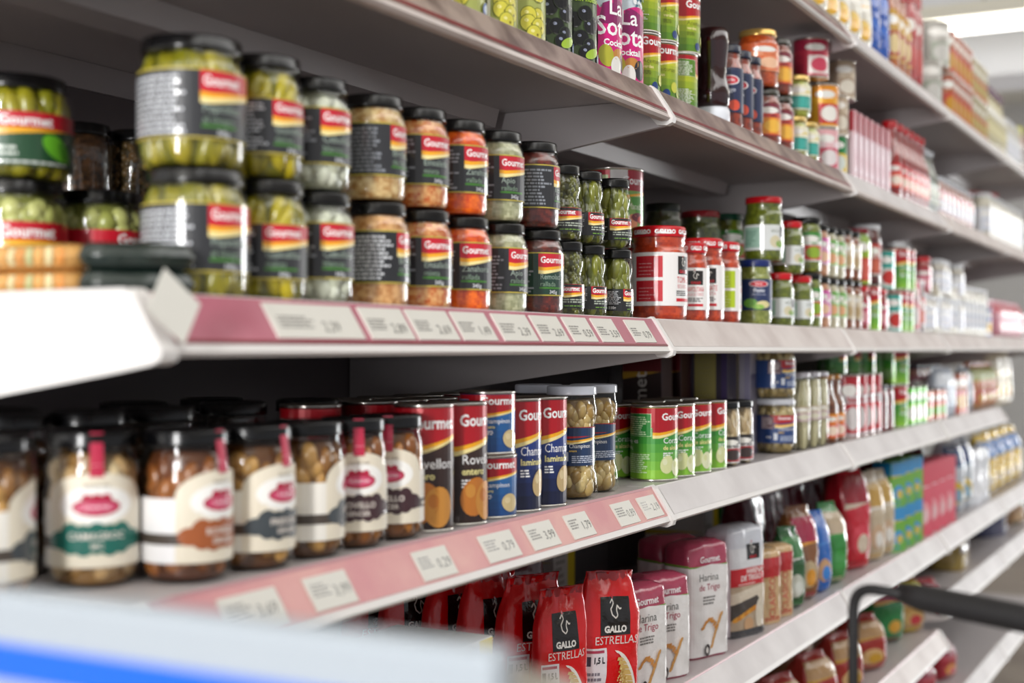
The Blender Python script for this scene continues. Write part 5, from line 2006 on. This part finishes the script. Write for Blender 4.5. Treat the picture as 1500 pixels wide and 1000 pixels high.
putbag('silver', F_, 1420, row=.01, rot=.1)
putbag('silver', F_, 1450, row=.10, rot=-.2, desc='second shiny crinkled bag behind the front one')
putbag('navybag', F_, 1470, row=.02, rot=-.4)
putbag('tealpack', F_, 1499, row=.01, rot=-.4)
for i, px in enumerate((1330, 1370, 1400)):
    putbag('redtwist', 7, px, row=.02, rot=-.3, desc='small red bag on the base shelf')

# ---------------------------------------------------------------- packs at the left end of the third shelf
protobag('candypack', 'biscuit_tube', 'orange and cream striped biscuit roll lying in front of the gherkin jars', .11, .045, .0215, lambda: bag(.11, .045, .0215, '#c99858', (lambda A: ([A.rect(-.05 + .010 * i, .004, -.05 + .010 * i + .006, .018, ['#dccfa0', '#d89048', '#b8bc88', '#e0a860'][i % 4]) for i in range(10)], A)[1])(Art()), 'roll', 3, 21, .001))
protobag('darkpack', 'biscuit_tube', 'dark green-black wrapped roll lying in front of the big gherkin jar', .088, .034, .0215, lambda: bag(.092, .034, .0215, '#1c2824', None, 'roll', 2.3, 22, .001))
for z, tr in ((0, 'lower of two'), (.0218, 'upper of two')):
    emit('biscuit_roll', get('candypack')['parts'], (.802, .165, ZC + .042 + z), -1.5, 'orange and cream striped biscuit roll at the left end, ' + tr, 'pack', B)
    emit('biscuit_roll', get('darkpack')['parts'], (.822, .074, ZC + .042 + z), -.75, 'dark green-black wrapped roll before the big gherkin jar, ' + tr, 'pack', B)

# ---------------------------------------------------------------- things nearer the lens
PW = plain('stand_white', '#a8b1ba', .35)
PB = plain('stand_blue', '#0560dc', .35)
PG = plain('stand_grey', '#a8a39b', .45)
st = empty('display_stand', (.45, -.10, 0))
tag(st, 'out-of-focus white display stand with a blue stripe, lower left foreground', 'display stand')
link('panel', box(0, .018, -.362, .36, .55, 1.286, PW, .004), st)
link('blue_stripe', box(-.0015, .0002, -.358, .355, 1.246, 1.2625, PB), st)
link('lower_panel', box(-.0012, .0002, -.358, .355, .58, 1.238, plain('stand_light', '#9fabb8', .4)), st)
link('end_profile', prism_x([(-.366, .55), (-.330, .55), (-.330, 1.262), (-.356, 1.260), (-.366, 1.250)], .0185, .075, PG), st)
for yy in (-.30, .30):
    link('leg', box(.0, .03, yy - .015, yy + .015, .0, .56, PG, .002), st)
link('foot', box(-.12, .15, -.32, .34, .0, .02, PG, .004), st)

RB = plain('black_rubber', '#1c1b1d', .55)
ct = empty('shopping_cart', (0, 0, 0))
tag(ct, 'blurred black trolley handle with a thin upright, lower right foreground', 'trolley')
rt, fw = Vector((sin(AIM), -cos(AIM), 0)), Vector((cos(AIM), sin(AIM), 0))


def camp(lat, f, z):
    p = Vector((0, -D, 0)) + rt * lat + fw * f
    return Vector((p.x, p.y, z))


h0 = 1.188
P = [camp(.2975, 1.19, .25), camp(.2975, 1.19, h0 + .006), camp(.325, 1.18, h0 + .008), camp(.42, 1.03, h0)]
link('upright', tube(arc_pts(P[:2] + [camp(.36, 1.13, h0 + .004)], .022, 8), .0047, RB, 12), ct)
Q = [camp(.330, 1.165, h0 + .0055), camp(.345, 1.15, h0 + .003), camp(.50, .98, h0 - .008), camp(.62, .86, h0 - .014)]
link('handle_grip', tube(Q, .0125, RB, 20, [.008, .0115, .0115, .0115]), ct)
link('upright', tube([camp(.60, .88, h0 - .012), camp(.60, .88, .25)], .0047, RB, 12), ct)
b = [camp(.2975, 1.19, .25), camp(.60, .88, .25), camp(.95, 1.15, .25), camp(.65, 1.50, .25)]
link('base_frame', tube([b[0], b[1], b[2], b[3], b[0]], .010, RB, 10), ct)
for p in b:
    w = tube([p + Vector((-.012, 0, -.19)), p + Vector((.012, 0, -.19))], .058, RB, 20)
    link('wheel', w, ct)
    link('fork', tube([p, p + Vector((0, 0, -.17))], .009, STEEL, 8), ct)

# ---------------------------------------------------------------- neighbours on a shelf may touch, never share space
units = []
for r in PLACED:
    o = r[0]
    rad = ROUND.get(o.name)
    if rad is None:
        continue
    for u in units:
        if u['s'] == r[2] and math.hypot(u['x'] - o.location.x, u['y'] - o.location.y) < .022 and abs(u['y'] - o.location.y) < .012 and r[3]:
            u['o'].append(o)
            u['r'] = max(u['r'], rad)
            break
    else:
        units.append(dict(s=r[2], x=o.location.x, y=o.location.y, r=rad, o=[o]))
units.sort(key=lambda u: u['x'])
for i, u in enumerate(units):
    for _ in range(3):
        for v in units[:i]:
            if v['s'] != u['s']:
                continue
            need = u['r'] + v['r'] + .0012
            dy = abs(u['y'] - v['y'])
            if dy < need and abs(u['x'] - v['x']) < math.sqrt(need * need - dy * dy) - 1e-6:
                nx = v['x'] + math.sqrt(need * need - dy * dy)
                if nx > u['x']:
                    for o in u['o']:
                        o.location.x += nx - u['x']
                    u['x'] = nx

# ---------------------------------------------------------------- labels: say which one
ORD = ['leftmost', 'second', 'third', 'fourth', 'fifth', 'sixth', 'seventh', 'eighth', 'ninth', 'tenth', 'eleventh', 'twelfth', 'thirteenth', 'fourteenth', 'fifteenth', 'sixteenth',
       'seventeenth', 'eighteenth', 'nineteenth', 'twentieth', 'twenty-first', 'twenty-second', 'twenty-third', 'twenty-fourth', 'twenty-fifth']
groups = {}
for r in PLACED:
    d = r[1]
    tier = r[3]
    groups.setdefault((d, r[2], tier), []).append(r)
bydesc = {}
for (d, s, t), lst in groups.items():
    bydesc.setdefault(d, []).append((s, t))
for (d, s, t), lst in groups.items():
    lst.sort(key=lambda r: (r[4] / (D + r[5])))
    for i, r in enumerate(lst):
        lab = d
        if len(bydesc[d]) > 1 or len(lst) > 1:
            tt = t
            shelves = {q[0] for q in bydesc[d]}
            if tt and len({q[1] for q in bydesc[d]}) > 1:
                lab += ', ' + tt
            if len(shelves) > 1:
                lab += ', ' + SH[s]
            if len(lst) > 1:
                lab += ', ' + ORD[i] + (' from the left' if i else '')
        w = lab.split()
        if len(w) > 16:
            lab = lab.replace(' from the left', '')
        r[0]['label'] = lab
        if 'group' not in r[0] and (len(lst) > 1 or len(bydesc[d]) > 1):
            r[0]['group'] = '%ss on the %s' % (r[0].name.split('.')[0].replace('_', ' ').replace('box', 'boxe') if r[0].name.split('.')[0].endswith('box') else r[0].name.split('.')[0].replace('_', ' '), SH[s])
